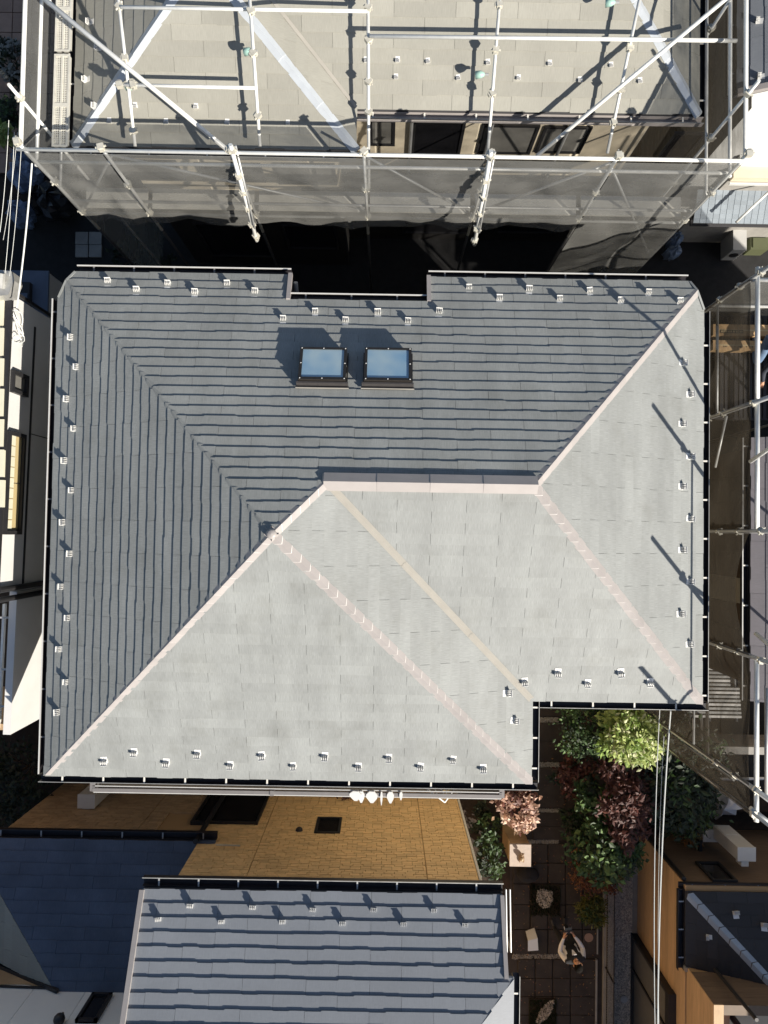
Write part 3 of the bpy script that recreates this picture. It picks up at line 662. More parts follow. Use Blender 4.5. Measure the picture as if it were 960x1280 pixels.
# green pipe end covers hung on the roof pipes
for x, y, lab in ((316, 62, 'left'), (604, 93, 'middle'), (768, 3, 'right')): pass
COVER_ME = None
for (x, y), lab in (((314, 64), 'pale green pipe end cover hung on the roof pipe over the left hips'), ((603, 93), 'pale green pipe end cover hung on the roof pipe above the black window'), ((766, 3), 'pale green pipe end cover at the upper right roof pipe'), ((166, 108), 'pale green pipe end cover beside the crossing of the white braces')):
    p = UP(x, y, off(pAn if x > 450 else pS1, .33)); t = thing('pipe_cover', p, lab, 'pipe cover', 'green pipe covers on the scaffold')
    m_ = MB(); m_.tube([p + V((-.10, 0, -.02)), p + V((-.02, 0, .0)), p + V((.03, 0, 0))], [.055, .05, .025], 12); m_.build('cup', M_TEALCOVER, t, smooth=True)
    m_ = MB(); m_.tube([p + V((.03, 0, 0)), p + V((.09, 0, 0))], .02, 8); m_.build('stem', M_PIPE2, t)
# loose stay pipes hooked over the sheet
for a_, b_ in (((288, 181), (321, 301)), ((614, 189), (593, 306))):
    p = U(*a_, 6.8); q = U(*b_, 5.05); pole(sc, p, q, 'stay', r=.03, joints=(.05, .28, .45, .62, .8, .95))
    pole(sc, p + V((.06, .02, -.05)), q + V((.03, .05, .35)), 'stay', M_PIPE2, r=.015)
    pole(sc, (q.x, q.y + .5, .1), (q.x, q.y + .45, 2.4), 'stay', M_PIPE2)
pole(sc, U(17, 172, 6.7), U(34, 189, 6.5), 'stay', r=.03); pole(sc, U(925, 202, 6.5), U(936, 189, 6.7), 'stay')

def netsheet(a, b, c, d, nu, nv, amp, m, label, group, sagtop=0., folds=(), seed=0):
    """sheet between top a-b and bottom d-c with soft wrinkles"""
    rr = random.Random(seed); a, b, c, d = V(a), V(b), V(c), V(d); nn = (b - a).cross(d - a).normalized(); mb = MB(); vs = []
    w1 = [(rr.uniform(1, 5), rr.uniform(1, 6), rr.uniform(0, 6.28), rr.uniform(.3, 1)) for _ in range(6)]
    for j in range(nv + 1):
        for i in range(nu + 1):
            s, t = i / nu, j / nv; p = a.lerp(b, s).lerp(d.lerp(c, s), t)
            if sagtop: p = p + V((0, 0, -sagtop * 4 * s * (1 - s) * (1 - t)))
            hgt = sum(k * math.sin(x * s * 3.1 + y * t * 3.1 + ph) for x, y, ph, k in w1) / 3
            for (fs, ft, dx, dy, am) in folds:
                dist = abs((s - fs) * dy - (t - ft) * dx); hgt += am * math.exp(-(dist / .06) ** 2)
            edge = min(1, 6 * min(s, 1 - s) + .15) * min(1, 5 * t + .05)
            vs.append(p + nn * amp * hgt * edge)
    fs = [(j * (nu + 1) + i, j * (nu + 1) + i + 1, (j + 1) * (nu + 1) + i + 1, (j + 1) * (nu + 1) + i) for j in range(nv) for i in range(nu)]
    mb.add(vs, fs); o = mb.build('mesh_sheet', m, None, smooth=True); tag(o, label, 'mesh sheet', group); return o
NG = 'grey mesh sheets on the scaffold of the taupe roofed house'
labs = ['grey mesh sheet at the left corner of the top scaffold, above the blue bags', 'grey mesh sheet between the left corner sheet and the left loose stay pipe', 'grey mesh sheet just right of the left loose stay pipe',
        'grey mesh sheet below the black window, left of the right loose stay pipe', 'grey mesh sheet just right of the right loose stay pipe', 'grey mesh sheet at the right corner of the top scaffold, above the tiled lean-to']
for i in range(6):
    netsheet((stx[i] + .01, YF - .06, ZT - .02), (stx[i + 1] - .01, YF - .06, ZT - .02), (stx[i + 1] - .01, YF - .06, .3 if i == 5 else 4.42 + .04 * (i % 2)), (stx[i] + .01, YF - .06, .3 if i == 5 else 4.42 + .04 * ((i + 1) % 2)), 14, 44 if i == 5 else 18, .06, M_NET, labs[i], NG, seed=i + 3, folds=((.3, .3, .8, .5, .5), (.7, .5, .6, -.7, .6), (.5, .1, .3, .8, -.5), (.15, .6, .5, .9, .5)))
netsheet((XL - .03, 11, ZT - .02), (XL - .03, YF + .02, ZT - .02), (XL - .03, YF + .02, .3), (XL - .03, 11, .3), 24, 24, .03, M_NET, 'grey mesh sheet hung along the left side of the top scaffold, beside the perforated plank', NG, seed=21)
netsheet((XR + .03, YF + .02, ZT - .02), (XR + .03, 11, ZT - .02), (XR + .03, 11, .3), (XR + .03, YF + .02, .3), 24, 24, .03, M_NETD, 'brownish mesh sheet hung along the right side of the top scaffold', NG, seed=22)

# ------------------------------------------------------------------ east scaffold
XE_, ZR = 5.6, 5.67
es = thing('scaffold', (XE_, 0, 0), 'steel pipe scaffolding with brown mesh along the right hand house, beside the large roof', 'scaffold')
ys = [UX(943, y, XE_).y for y in (346, 503, 664, 822, 986)]
for i, y in enumerate(ys): pole(es, (XE_, y, 0), (XE_, y, (7.9, 6.3, 7.9, 7.9, 7.75)[i]), 'standard', M_PIPE2 if i < 4 else M_PIPE, r=.034, joints=(.745, .66, .58, .9))
pole(es, (XE_, ys[4] - .38, 0), (XE_, ys[4] - .38, 7.1), 'standard', M_PIPE2, joints=(.8,))
for i in range(5):
    if i == 2: continue
    y0 = ys[i] if i < 4 else ys[4]; y1 = ys[i + 1] if i < 4 else ys[4] - .5
    if i in (0, 1, 3, 4): pole(es, (XE_ + .05, y0 + (.15 if i == 0 else 0), ZR), (XE_ + .05, y1, ZR), 'top_rail', r=.036)
pole(es, (XE_, ys[2], 6.87), (XE_, ys[4], 6.87), 'guard_rail', r=.02); pole(es, (XE_, ys[4], 6.87), (XE_ + 2, ys[4], 6.87), 'guard_rail', r=.02)
for z in (4.35, 3.5): pole(es, (XE_ + .06, ys[0], z), (XE_ + .06, ys[1] if z > 4 else ys[4], z), 'ledger', M_PIPE2)
pole(es, (XE_, ys[0], 4.3), (XE_ + 3.2, ys[0], 4.3), 'ledger', r=.03); pole(es, (XE_, ys[0] - .02, 5.6), (XE_ + 2.5, ys[0] - .02, 5.6), 'ledger', r=.034)
for i in (0, 1, 2, 3): pole(es, (7.0, ys[i], 0), (7.0, ys[i], 5.0 if i else 7.0), 'standard', M_PIPE2)
pole(es, (6.93, ys[1], 4.62), (6.93, ys[4] - .2, 4.62), 'ledger', r=.035)
p, q = UX(908, 520, 5.75), UX(894, 584, 5.75); pole(es, p, q, 'brace', M_PIPE, r=.022)
p, q = U(938, 577, 5.7), V((5.4, 1.65, 8.0)); pole(es, p, q, 'brace', r=.03)
p, q = V((5.62, -1.45, 5.7)), V((5.62, -1.9, 7.2)); pole(es, p, q, 'brace', r=.032)
for py in (985, 1012): pole(es, U(938, py - 2, 5.68), U(975, py + 26, 5.68), 'ledger', M_PIPE2, r=.034)
pole(es, U(958, 860, 5.3), U(958, 1000, 5.3), 'ledger', M_PIPE2, r=.03)
pole(es, (XE_ + .02, ys[4] - .1, 5.05), (XE_ + .02, ys[4] - .1, 3.2), 'hanger', M_PIPE2, r=.02)
deckz = 3.85
for i in range(1):
    m_ = MB()
    for j in range(12): m_.box((5.85 + j * .085, ys[i + 1] + .03, deckz), (5.85 + j * .085 + .06, ys[i] - .03, deckz + .035))
    m_.box((5.85, ys[i + 1] + .03, deckz - .02), (6.85, ys[i + 1] + .07, deckz + .03)); m_.box((5.85, ys[i] - .07, deckz - .02), (6.85, ys[i] - .03, deckz + .03))
    m_.build('scaffold_board', M_UNDER, es)
NG2 = 'brown mesh sheets on the scaffold beside the large roof'
l2 = ['brown mesh sheet in front of the two cardboard boxes', 'brown mesh sheet with the short white brace in front of it', 'brown mesh sheet whose top edge has slipped and sags off the rail', 'brown mesh sheet at the near end of the right scaffold, above the white tarp']
for i in range(4):
    netsheet((XE_ - .05, ys[i] - .02, ZR - .02), (XE_ - .05, ys[i + 1] + .02, ZR - .02), (XE_ - .05, ys[i + 1] + .02, .4), (XE_ - .05, ys[i] - .02, .4), 22, 30, .15 if i != 2 else .05, M_NETD, l2[i], NG2,
             sagtop=(.42 if i == 2 else 0), folds=((.35, .12, .5, .3, .9), (.7, .2, -.4, .5, -.7), (.3, .3, .3, .6, .6)), seed=40 + i)
netsheet((XE_ - .05, ys[4] - .02, ZR - .02), (XE_ - .02, ys[4] - .42, ZR - .02), (XE_ - .02, ys[4] - .42, .4), (XE_ - .05, ys[4] - .02, .4), 8, 24, .03, M_NETD, 'narrow brown mesh strip past the last pole of the right scaffold', NG2, seed=50)
netsheet((XE_ + 3.2, ys[0] + .04, 5.55), (XE_, ys[0] + .04, 5.55), (XE_, ys[0] + .04, .5), (XE_ + 3.2, ys[0] + .04, .5), 16, 26, .06, M_NET, 'sunlit beige mesh sheet closing the far end of the right scaffold', NG2, seed=51)
# cardboard boxes with printed labels
for (x0, x1, y0, y1), lab, printed in (((886, 945, 405, 419), 'long cardboard box with a dark printed label on the scaffold deck', 1), ((886, 942, 425, 437), 'long plain cardboard box nearest the worker on the scaffold deck', 2)):
    a_, b_ = U(x0, y1, deckz + .22), U(x0, y0, deckz + .22); xa = 5.72; xb = 7.4
    t = thing('cardboard_box', ((xa + xb) / 2, (a_.y + b_.y) / 2, deckz + .04), lab, 'cardboard box', 'cardboard boxes on the scaffold')
    m_ = MB(); m_.box((xa, a_.y, deckz + .04), (xb, b_.y, deckz + .22)); m_.build('carton', M_CARD, t)
    m_ = MB(); m_.box((xa + .05, (a_.y + b_.y) / 2 - .012, deckz + .22), (xb - .05, (a_.y + b_.y) / 2 + .012, deckz + .2215)); m_.build('tape', M_CARDL, t)
    rr = random.Random(5 + printed); m_ = MB()
    if printed == 1:
        l0, l1 = U(900, 416, deckz + .222).x, U(929, 416, deckz + .222).x; yb = U(900, 416.2, deckz + .222).y; yt = U(900, 412.2, deckz + .222).y
        m_.box((l0, yb, deckz + .2222), (l1, yt, deckz + .2245)); pl_ = m_.build('printed_label', M_INK, t)
        m_ = MB(); x = l0 + .02
        while x < l1 - .02: ww = rr.uniform(.006, .02); m_.box((x, yb + .012, deckz + .2246), (x + ww, yt - .012, deckz + .2252)); x += ww + rr.choice((.006, .006, .02))
        m_.build('lettering', M_CARDL, pl_)
    else:
        x = 5.9
        while x < 6.5: ww = rr.uniform(.01, .03); m_.box((x, a_.y + .05, deckz + .2222), (x + ww, a_.y + .07, deckz + .2232)); x += ww + rr.choice((.01, .03, .06))
        m_.build('lettering', M_INK, t)
# house behind the east scaffold
eh = thing('house', (8.5, 0, 0), 'dark roofed house behind the brown mesh at the right edge', 'house')
wallbox(eh, 'wall', (6.75, -2.7, 0), (12, 1.65, 3.9), M_WOODD)
x = 6.72
for i in range(9): m_ = MB(); m_.box((6.71, -2.7 + i * .483, 0), (6.745, -2.7 + i * .483 + .475, 3.88)); m_.build('siding_panel', M_WOODD if i % 3 else M_CREAM if i == 3 else M_WOODD, eh)
e0, e1_ = V((6.42, -2.85, 4.0)), V((6.42, 1.75, 4.0)); er = [e0, V((10, -2.85, 5.4)), V((10, 1.75, 5.4)), e1_]
pE2 = plane3(*er[:3]); m_ = MB(); deck(m_, er, None); erf = m_.build('roof', M_UNDER, eh, fix=True); wallbox(eh, 'unseen_shade_block', (9.2, -3, 3.9), (13, 1.5, 6.4), M_CREAM)  # unseen tall block added beyond the roof to shade the north-east ground
q = Slates(); q.plane(er, e1_, e0, .24, .91, mat('slate_mauve', (.20, .19, .21), .65, noise=(1., .12), streak=(8, .1, (8, 1, 1)), var=.06, bump=(60, .2, (6, .7, 1), 1))); q.finish(erf, 80)
gutter(eh, e0, e1_, (-1, 0, 0), brk=.7)
# low block wall, steel frames, bucket, tarp behind the scaffold
bw = thing('block_wall', (7.5, -4.75, 0), 'low grey concrete block wall behind the end of the right scaffold', 'wall')
ya_ = U(900, 937, 1.0).y
for r_ in range(5):
    for c_ in range(7):
        m_ = MB(); x0 = 6.55 + c_ * .4 + (.2 if r_ % 2 else 0); m_.box((x0, ya_ - .06, r_ * .2), (x0 + .39, ya_ + .06, r_ * .2 + .194)); m_.build('block', M_CONC, bw)
m_ = MB(); m_.box((6.5, ya_ - .08, 1.0), (9.4, ya_ + .08, 1.05)); m_.build('coping', M_CONC, bw)
ck = thing('stacked_frames', (7.4, -3.7, 0), 'stack of galvanised scaffold frames lying by the corner of the large roof', 'scaffold frames')
for k in range(13):
    yy = -2.95 - k * .085; m_ = MB(); m_.box((6.75, yy - .025, .5 + .012 * k), (7.75 if k < 5 else 7.95, yy + .025, .56 + .012 * k)); m_.build('frame_bar', M_STEEL if k % 3 else M_LAUND, ck)
for x in (6.75, 7.3, 7.9): m_ = MB(); m_.tube([V((x, -2.9, .45)), V((x, -4.1, .6))], .025, 8); m_.build('side_bar', M_PIPE2, ck)
for (px, y0, y1, z), lab in (((862, 884, 912, 1.2), 'short upright steel pipe leaning nearest the garden trees'), ((877, 882, 925, 1.3), 'upright steel pipe left of the thick upright pipe'), ((884, 866, 944, 1.8), 'thick upright steel pipe by the stack of frames'), ((854, 903, 946, 1.0), 'short steel pipe leftmost by the garden shrubs')):
    m_ = MB(); a_ = U(px, y0, .3); b_ = U(px, y1, z + .3); m_.tube([a_, b_], .035 if px == 884 else .026, 8); tag(m_.build('pipe', M_PIPE2), lab, 'pipe')
m_ = MB(); m_.tube([U(889, 974, .6), U(965, 973, .6)], .03, 8); tag(m_.build('pipe', M_LAUND), 'long white pipe lying level behind the near end of the right scaffold', 'pipe')
yd = MB(); yd.quad((6.3, -5.9, .02), (12, -5.9, .02), (12, 6, .02), (6.3, 6, .02)); struct(yd, 'yard_shade_sheet', M_YARDSHADE)
bp_ = U(893, 995, .4); bt = thing('bucket', (bp_.x, bp_.y, 0), 'grey plastic tub beside the white tarp below the right scaffold', 'bucket')
m_ = MB(); m_.tube([V((bp_.x, bp_.y, .02)), V((bp_.x, bp_.y, .5))], [.2, .27], 18, cap=False); m_.tube([V((bp_.x, bp_.y, .02)), V((bp_.x, bp_.y, .06))], .2, 18); m_.build('tub', M_WGREY, bt, smooth=False)
tp = [U(x, y, z) for x, y, z in ((896, 1002, .8), (911, 996, 1.0), (921, 1001, .9), (934, 1010, .5), (920, 1019, .15), (895, 1025, .1), (893, 1012, .4))]
tc = U(905, 1012, 1.05); m_ = MB(); pts = []
for i in range(7):
    a_, b_ = tp[i], tp[(i + 1) % 7]; mid = a_.lerp(b_, .5).lerp(tc, .12) - V((0, 0, .12)); pts += [a_, mid]
ring2 = [p.lerp(tc, .5) + V((0, 0, .06 * (-1) ** i)) for i, p in enumerate(pts)]
m_.add(pts + ring2 + [tc], [(i, (i + 1) % 14, 14 + (i + 1) % 14, 14 + i) for i in range(14)] + [(14 + i, 14 + (i + 1) % 14, 28) for i in range(14)])
m_.add([V((p.x, p.y, .02)) for p in pts] + pts, [(i, (i + 1) % 14, 14 + (i + 1) % 14, 14 + i) for i in range(14)])
tag(m_.build('tarp', M_TARPW, fix=True), 'white crumpled tarp draped over a heap below the right scaffold', 'tarp')

# ------------------------------------------------------------------ west white house
wh = thing('house', (-7.5, 0, 0), 'white rendered house with black windows at the left edge', 'house')
wN, wS = V((-5.88, 3.6, 0)), V((-6.0, -3.4, 0)); wd_ = (wS - wN).normalized(); wo_ = V((0, 0, 1)).cross(wd_); wo_ = wo_ if wo_.x > 0 else -wo_
def wpt(px, py):    # point of the east wall seen at a pixel
    return UP(px, py, (wN, wo_))
m_ = MB(); zt1 = 5.42
ymid = wpt(22, 738)
m_.prism([wN, ymid.xy.to_3d(), ymid.xy.to_3d() - wo_ * 5, wN - wo_ * 5], (0, 0, zt1)); m_.build('wall', M_WSIDE, wh, fix=True)
m_ = MB(); zb = 4.84; ys_ = ymid.xy.to_3d() + wd_ * .02
m_.prism([ys_, wS, wS - wo_ * .12, ys_ - wo_ * .12], (0, 0, zb)); m_.build('parapet', M_WSIDE, wh, fix=True)
m_ = MB(); m_.prism([ys_ - wo_ * .123, wS - wo_ * .123, wS - wo_ * 4, ys_ - wo_ * 4], (0, 0, 2.0)); m_.build('balcony_floor', M_PAVE, wh, fix=True)
m_ = MB(); m_.prism([wS - wo_ * .123 + wd_ * .0, wS - wo_ * 4, wS - wo_ * 4 - wd_ * .1, wS - wo_ * .123 - wd_ * .1], (0, 0, 4.6)); m_.build('parapet', M_TILEW2, wh, fix=True)
for i, (py) in enumerate((775, 840, 886)):
    m_ = MB(); p = wpt(14, py); m_.bar(V((p.x - .12, p.y, 4.7)), V((p.x - 1.4, p.y, 4.7)), .03, .03); m_.build('balcony_rail', M_PIPE2, wh)
m_ = MB(); p, q = wpt(7, 760), wpt(5, 920); m_.bar(V((p.x - .32, p.y, 4.6)), V((q.x - .32, q.y, 4.6)), .04, .06); m_.build('balcony_rail', M_PIPE, wh)
m_ = MB(); p = wN.copy(); p.z = zt1; q = ymid.copy(); q.z = zt1; m_.bar(p - wd_ * .02 - wo_ * .02 + V((0, 0, .03)), q - wo_ * .02 + V((0, 0, .03)), .10, .06); m_.build('coping', M_DARKT, wh)
m_ = MB(); a_ = wN + V((0, 0, zt1 + .02)) - wd_ * .03; m_.bar(a_ + wo_ * .03, a_ - wo_ * 5, .10, .08); m_.build('coping', M_DARKT, wh)
m_ = MB(); a_ = wN - wd_ * .05 + wo_ * .01; m_.bar(a_, a_ + V((0, 0, zt1 - .05)), .05, .05, up=(1, 0, 0)); m_.build('corner_trim', M_DARKT, wh)
m_ = MB(); a_, b_ = wpt(37, 405), wpt(25, 735); zj = 4.68; m_.bar(V((a_.x, a_.y, zj)), V((b_.x, b_.y, zj)), .03, .045); m_.build('string_course', M_DARKT, wh)
m_ = MB(); a_, b_ = wpt(30, 540), wpt(65, 546);  m_.bar(V((a_.x, a_.y, .2)), V((a_.x, a_.y, zj - .03)), .012, .015, up=(0, 1, 0)); m_.build('joint', M_DARKT, wh)
for pyy in (732, 744): p = wpt(30, pyy); m_ = MB(); m_.tube([V((p.x + .05, p.y, .1)), V((p.x + .05, p.y, 5.5))], .045, 10); m_.build('downpipe', M_DARKT, wh)
def wwin(y0, y1, z0, z1, gl):
    a_, b_ = wpt(15, y0), wpt(15, y1); a_ = V((a_.x, a_.y, z0)); w_ = (V((b_.x, b_.y, z0)) - a_); L_ = w_.length; u_ = w_ / L_; up = V((0, 0, 1)); t = .06
    mb = MB(); mb.obox(a_, u_ * L_, up * t, wo_ * .07); mb.obox(a_ + up * (z1 - z0 - .03), u_ * L_, up * .03, wo_ * .07); mb.obox(a_ + up * t, u_ * t, up * (z1 - z0 - t - .03), wo_ * .07); mb.obox(a_ + up * t + u_ * (L_ - t), u_ * t, up * (z1 - z0 - t - .03), wo_ * .07)
    f = mb.build('window', M_DARKT, wh); n = 1 if L_ < .8 else 2
    for i in range(n):
        mb = MB(); s0 = t + (L_ - 2 * t) * i / n; mb.obox(a_ + up * t + u_ * s0, u_ * ((L_ - 2 * t) / n - .02), up * (z1 - z0 - t - .03), wo_ * .02); mb.build('pane', gl, f)
    if L_ > .8:
        k = 9
        for i in range(k): mb = MB(); s0 = t + (L_ - 2 * t) * i / k; mb.obox(a_ + up * (z1 - z0 - .22) + u_ * s0 + wo_ * .02, u_ * ((L_ - 2 * t) / k - .015), up * .15, wo_ * .012); mb.build('blind_slat', M_LOUVRE, f)
wwin(463, 491, 4.9, 5.36, M_GREYW); wwin(540, 668, 4.9, 5.38, mat('curtain_beige', (.46, .37, .19), .8))
# louvred screen further left, on the flat roof
for k in range(7):
    y0 = 372 + k * 38; a_, b_ = U(3, y0, 5.5), U(3, y0 + 34, 5.5); m_ = MB(); m_.box((-7.2, b_.y, 5.44), (a_.x + .02, a_.y, 5.5)); m_.build('roof_panel', M_LOUVRE, wh)
m_ = MB(); c_ = U(6, 352, 5.7); m_.prism([c_ + V((-.3, -.25, 0)), c_ + V((.06, -.2, 0)), c_ + V((.14, .02, 0)), c_ + V((.1, .16, 0)), c_ + V((-.3, .2, 0))], (0, 0, -.25)); m_.tube([c_ + V((-.05, -.1, 0)), c_ + V((0, .1, .08))], .05, 8); tag(m_.build('vent_hood', M_STEEL, fix=True), 'grey metal hood at the corner of the white house where the cables land', 'vent hood')
# annex north of it
ax = thing('annex', (-6.6, 4.6, 0), 'low flat roofed blue-grey annex between the white house and the top scaffold', 'annex')
zq = 3.3; p0, p1 = U(61, 341, zq), U(61, 402, zq)
wallbox(ax, 'wall', (-8.5, wN.y + .12, 0), (p0.x, p0.y, zq), M_WGREY)
wallbox(ax, 'roof', (-8.52, wN.y + .11, zq), (p0.x + .02, p0.y + .02, zq + .05), M_BLUEW)
wallbox(ax, 'roof_window', (U(20, 372, zq).x, U(24, 398, zq).y, zq + .05), (U(42, 372, zq).x, U(24, 356, zq).y, zq + .16), M_DARKT)
wallbox(ax, 'pane', (U(22, 372, zq).x, U(24, 396, zq).y, zq + .16), (U(40, 372, zq).x, U(24, 370, zq).y, zq + .175), M_BLUEW)
# cables from the house corner towards the north
for i, (a_, b_, r_) in enumerate((((11, 150), (0, 290), .004), ((18, 165), (6, 345), .004), ((22, 165), (4, 300), .003), ((27, 178), (12, 345), .0035), ((40, 204), (21, 385), .012))):
    p, q = U(*a_, 6.6), U(*b_, 5.75); m_ = MB(); n = 10; m_.tube([p.lerp(q, t / n) - V((0, 0, .03 * 4 * (t / n) * (1 - t / n))) for t in range(n + 1)], r_, 6)
    tag(m_.build('cable', M_WIRE if i > 1 else M_WIRE), ['thin cable furthest left beside the white house corner', 'second thin cable from the left edge above the dark yard', 'faint short cable near the left edge above the dark yard', 'thin cable left of the thick white one beside the blue bags', 'thick white cable running past the blue bags to the white house'][i], 'cable')
m_ = MB(); c_ = wpt(22, 392); rr = random.Random(3); pts = []
for i in range(40): t = i / 39; pts.append(c_ + wo_ * (.05 + .03 * math.sin(i)) + wd_ * (.15 * math.sin(t * 19) * (1 - .4 * t) + .5 * t) + V((0, 0, .15 * math.cos(t * 23) + .05)))
m_.tube(pts, .008, 5); tag(m_.build('cable_coil', M_WIRE), 'tangled loop of pale cable on the sunlit corner of the white house', 'cable')

# ------------------------------------------------------------------ south tiled house
sh_ = thing('house', (-1.5, -8, 0), 'brown tiled house with a grey slate roof below the large roof', 'house')
ZS = 5.59; tS = .45; YS = U(400, 1114, ZS).y; xw, xe = U(179, 1116, ZS).x, U(628, 1118, ZS).x
pS = plane3(V((xw, YS, ZS)), V((xe, YS, ZS)), V((xe, YS - 2, ZS + 2 * tS)))
yj = UP(636, 1222, pS).y; zj_ = ZS + (YS - yj) * tS; xj = UP(641, 1226, pS).x; hp = UP(600, 1281, pS); dirh = (hp - V((xj, yj, zj_))); far = V((xj, yj, zj_)) + dirh * 4.6
yb_ = far.y
Ns = [V((xw, YS, ZS)), V((xe, YS, ZS)), V((xe, yj, zj_)), V((xw, yj, zj_))]; Ns2 = [V((xw, yj, zj_)), V((xj, yj, zj_)), far, V((xw, yb_, far.z))]
Es = [V((xj, yj, zj_)), V((xj, yb_ - 1, zj_)), far]
m_ = MB(); deck(m_, Ns, None); deck(m_, Ns2, None); deck(m_, Es, None); srf = m_.build('roof', M_UNDER, sh_, fix=True)
q = Slates(); q.plane(Ns, V((xe, YS, ZS)), V((xw, YS, ZS)), .186, .91, M_SLATE_S, lift=.026, shift=.15)
L_ = math.hypot(YS - yj, zj_ - ZS); k = math.ceil(L_ / .186)
q.plane(Ns2, V((xe, YS, ZS)), V((xw, YS, ZS)), .186, .91, M_SLATE_S, lift=.026, shift=.15)
q.plane(Es, V((xj, yb_ - 1, zj_)), V((xj, yj, zj_)), .186, .91, M_SLATE_S, lift=.026); q.finish(srf)
pEs = plane3(*Es); caps(srf, V((xj, yj, zj_)), far, pS[1], pEs[1], .9, .07, M_SLATE_S, lift=.025)
m_ = MB(); m_.bar(V((xw + .0, YS, ZS + .045)), V((xw, yb_, far.z + .045)), .07, .07); m_.build('verge_trim', M_CAP, srf)
m_ = MB(); m_.bar(V((xe - .01, YS, ZS + .03)), V((xe - .01, yj, zj_ + .03)), .06, .06); m_.build('verge_trim', M_CAP, srf)
guards(srf, [(198, 1150), (238, 1133), (277, 1153), (316, 1135), (353, 1153), (391, 1138), (428, 1155), (467, 1138), (504, 1156), (542, 1139), (581, 1157)], pS, (1, 0, 0))
gutter(sh_, V((xw - .03, YS, ZS)), V((xe + .02, YS, ZS)), (0, 1, 0), wd=.13, brk=.6, bm=M_PIPE2, lip=M_STEEL)
gutter(sh_, V((xj, yj, zj_)), V((xj, yb_, zj_)), (1, 0, 0), wd=.1, brk=.5)
for dx in (.06, .12): m_ = MB(); m_.tube([V((xe + dx, YS + .05, ZS - .05)), V((xe + dx + .02, yj + .1, ZS - .02)), V((xe + dx + .05, yj + .05, ZS - .5))], .014, 8); m_.build('downpipe', M_PIPE2, sh_)
Yw = -5.8; wx0 = UY(222, 1092, Yw).x + .02; wx1 = UY(602, 1104, Yw).x
wallbox(sh_, 'wall', (wx0, yj, 0), (wx1, Yw - .03, ZS - .1), M_MORT); wallbox(sh_, 'wall', (wx0 + .02, yb_ - 5, 0), (wx1 - .02, yj - .004, 6.0), M_MORT); wallbox(sh_, 'wall', (-7.12, -8.2, 0), (wx0 - .004, Yw - .03, 3.05), M_MORT)
m_ = MB(); m_.box((wx1 - .02, Yw - .03, .2), (wx1 + .02, Yw + .012, ZS - .15)); m_.build('corner_trim', M_BRK, sh_)
m_ = MB(); m_.box((xw + .1, Yw - .03, ZS - .16), (xe - .1, YS - .02, ZS - .06)); m_.build('soffit', M_CAP, sh_)
holes = []
def hole(x0, y0, x1, y1):   # pixel box of an opening in the tiled wall
    a_, b_ = UY(x0, y0, Yw), UY(x1, y1, Yw); c_, d_ = UY(x1, y0, Yw), UY(x0, y1, Yw)
    return (min(a_.x, d_.x), max(b_.x, c_.x), a_.z, b_.z)
def tiles(x0, x1, z0, z1, holes, m, name='facade_tile'):
    mb = MB(); th, tw = .0655, .18; r_ = 0; z = z0; rr = random.Random(9)
    while z < z1 - .02:
        x = x0 - (rr.choice((0, .5, .5, .25))) * tw
        while x < x1:
            a_, b_ = max(x, x0) + .004, min(x + tw, x1) - .004
            for h in holes:
                if a_ < h[1] and b_ > h[0] and z + th * .5 < h[3] and z + th * .5 > h[2]:
                    if a_ < h[0]: b_ = min(b_, h[0])
                    else: a_ = max(a_, h[1])
            if b_ - a_ > .012:
                yo = Yw - rr.choice((0, .002, .005)); zz = min(z + th - .007, z1)
                mb.add([(a_, yo, z), (b_, yo, z), (b_, yo, zz), (a_, yo, zz), (a_, yo - .028, z), (b_, yo - .028, z), (b_, yo - .028, zz), (a_, yo - .028, zz)], [(1, 0, 3, 2), (0, 1, 5, 4), (2, 3, 7, 6), (1, 2, 6, 5), (3, 0, 4, 7)])
            x += tw
        z += th; r_ += 1
    o = mb.build(name, m, sh_); o['kind'] = 'stuff'; return o
hA_ = hole(397, 1022, 425, 1042); hB_ = hole(264, 990, 322, 1031)
edges = [wx0] + [UY(x, y, Yw).x for x, y in ((322, 1060), (529, 1055))] + [wx1 - .022]
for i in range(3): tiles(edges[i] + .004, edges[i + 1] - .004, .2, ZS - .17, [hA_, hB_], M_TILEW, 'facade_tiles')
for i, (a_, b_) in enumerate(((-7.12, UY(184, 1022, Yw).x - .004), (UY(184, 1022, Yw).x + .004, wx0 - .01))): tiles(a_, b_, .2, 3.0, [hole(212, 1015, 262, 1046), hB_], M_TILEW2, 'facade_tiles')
opening(sh_, (hA_[0], Yw - .03, hA_[2]), (hA_[1], Yw - .03, hA_[3]), (0, 1, 0), M_DARKT, M_BLACKW, dep=.05)
opening(sh_, (hB_[0], Yw - .03, hB_[2]), (hB_[1], Yw - .03, hB_[3]), (0, 1, 0), M_DARKT, M_BLACKW, dep=.08)
vp = UY(374, 1038, Yw); m_ = MB(); m_.blob(vp, (.07, .07, .07), 12, 8); m_.build('vent_cap', M_DARKT, sh_, smooth=True)
m_ = MB(); m_.tube([UY(270, 1056, Yw + .05), UY(300, 1057, Yw + .05)], .015, 6); m_.build('hook_rail', M_CREAM, sh_)
m_ = MB(); p = UY(243, 1045, Yw); m_.tube([V((p.x + .12, Yw + .06, .3)), V((p.x + .12, Yw + .06, 3.3))], .05, 8); m_.build('downpipe', M_DARKT, sh_)
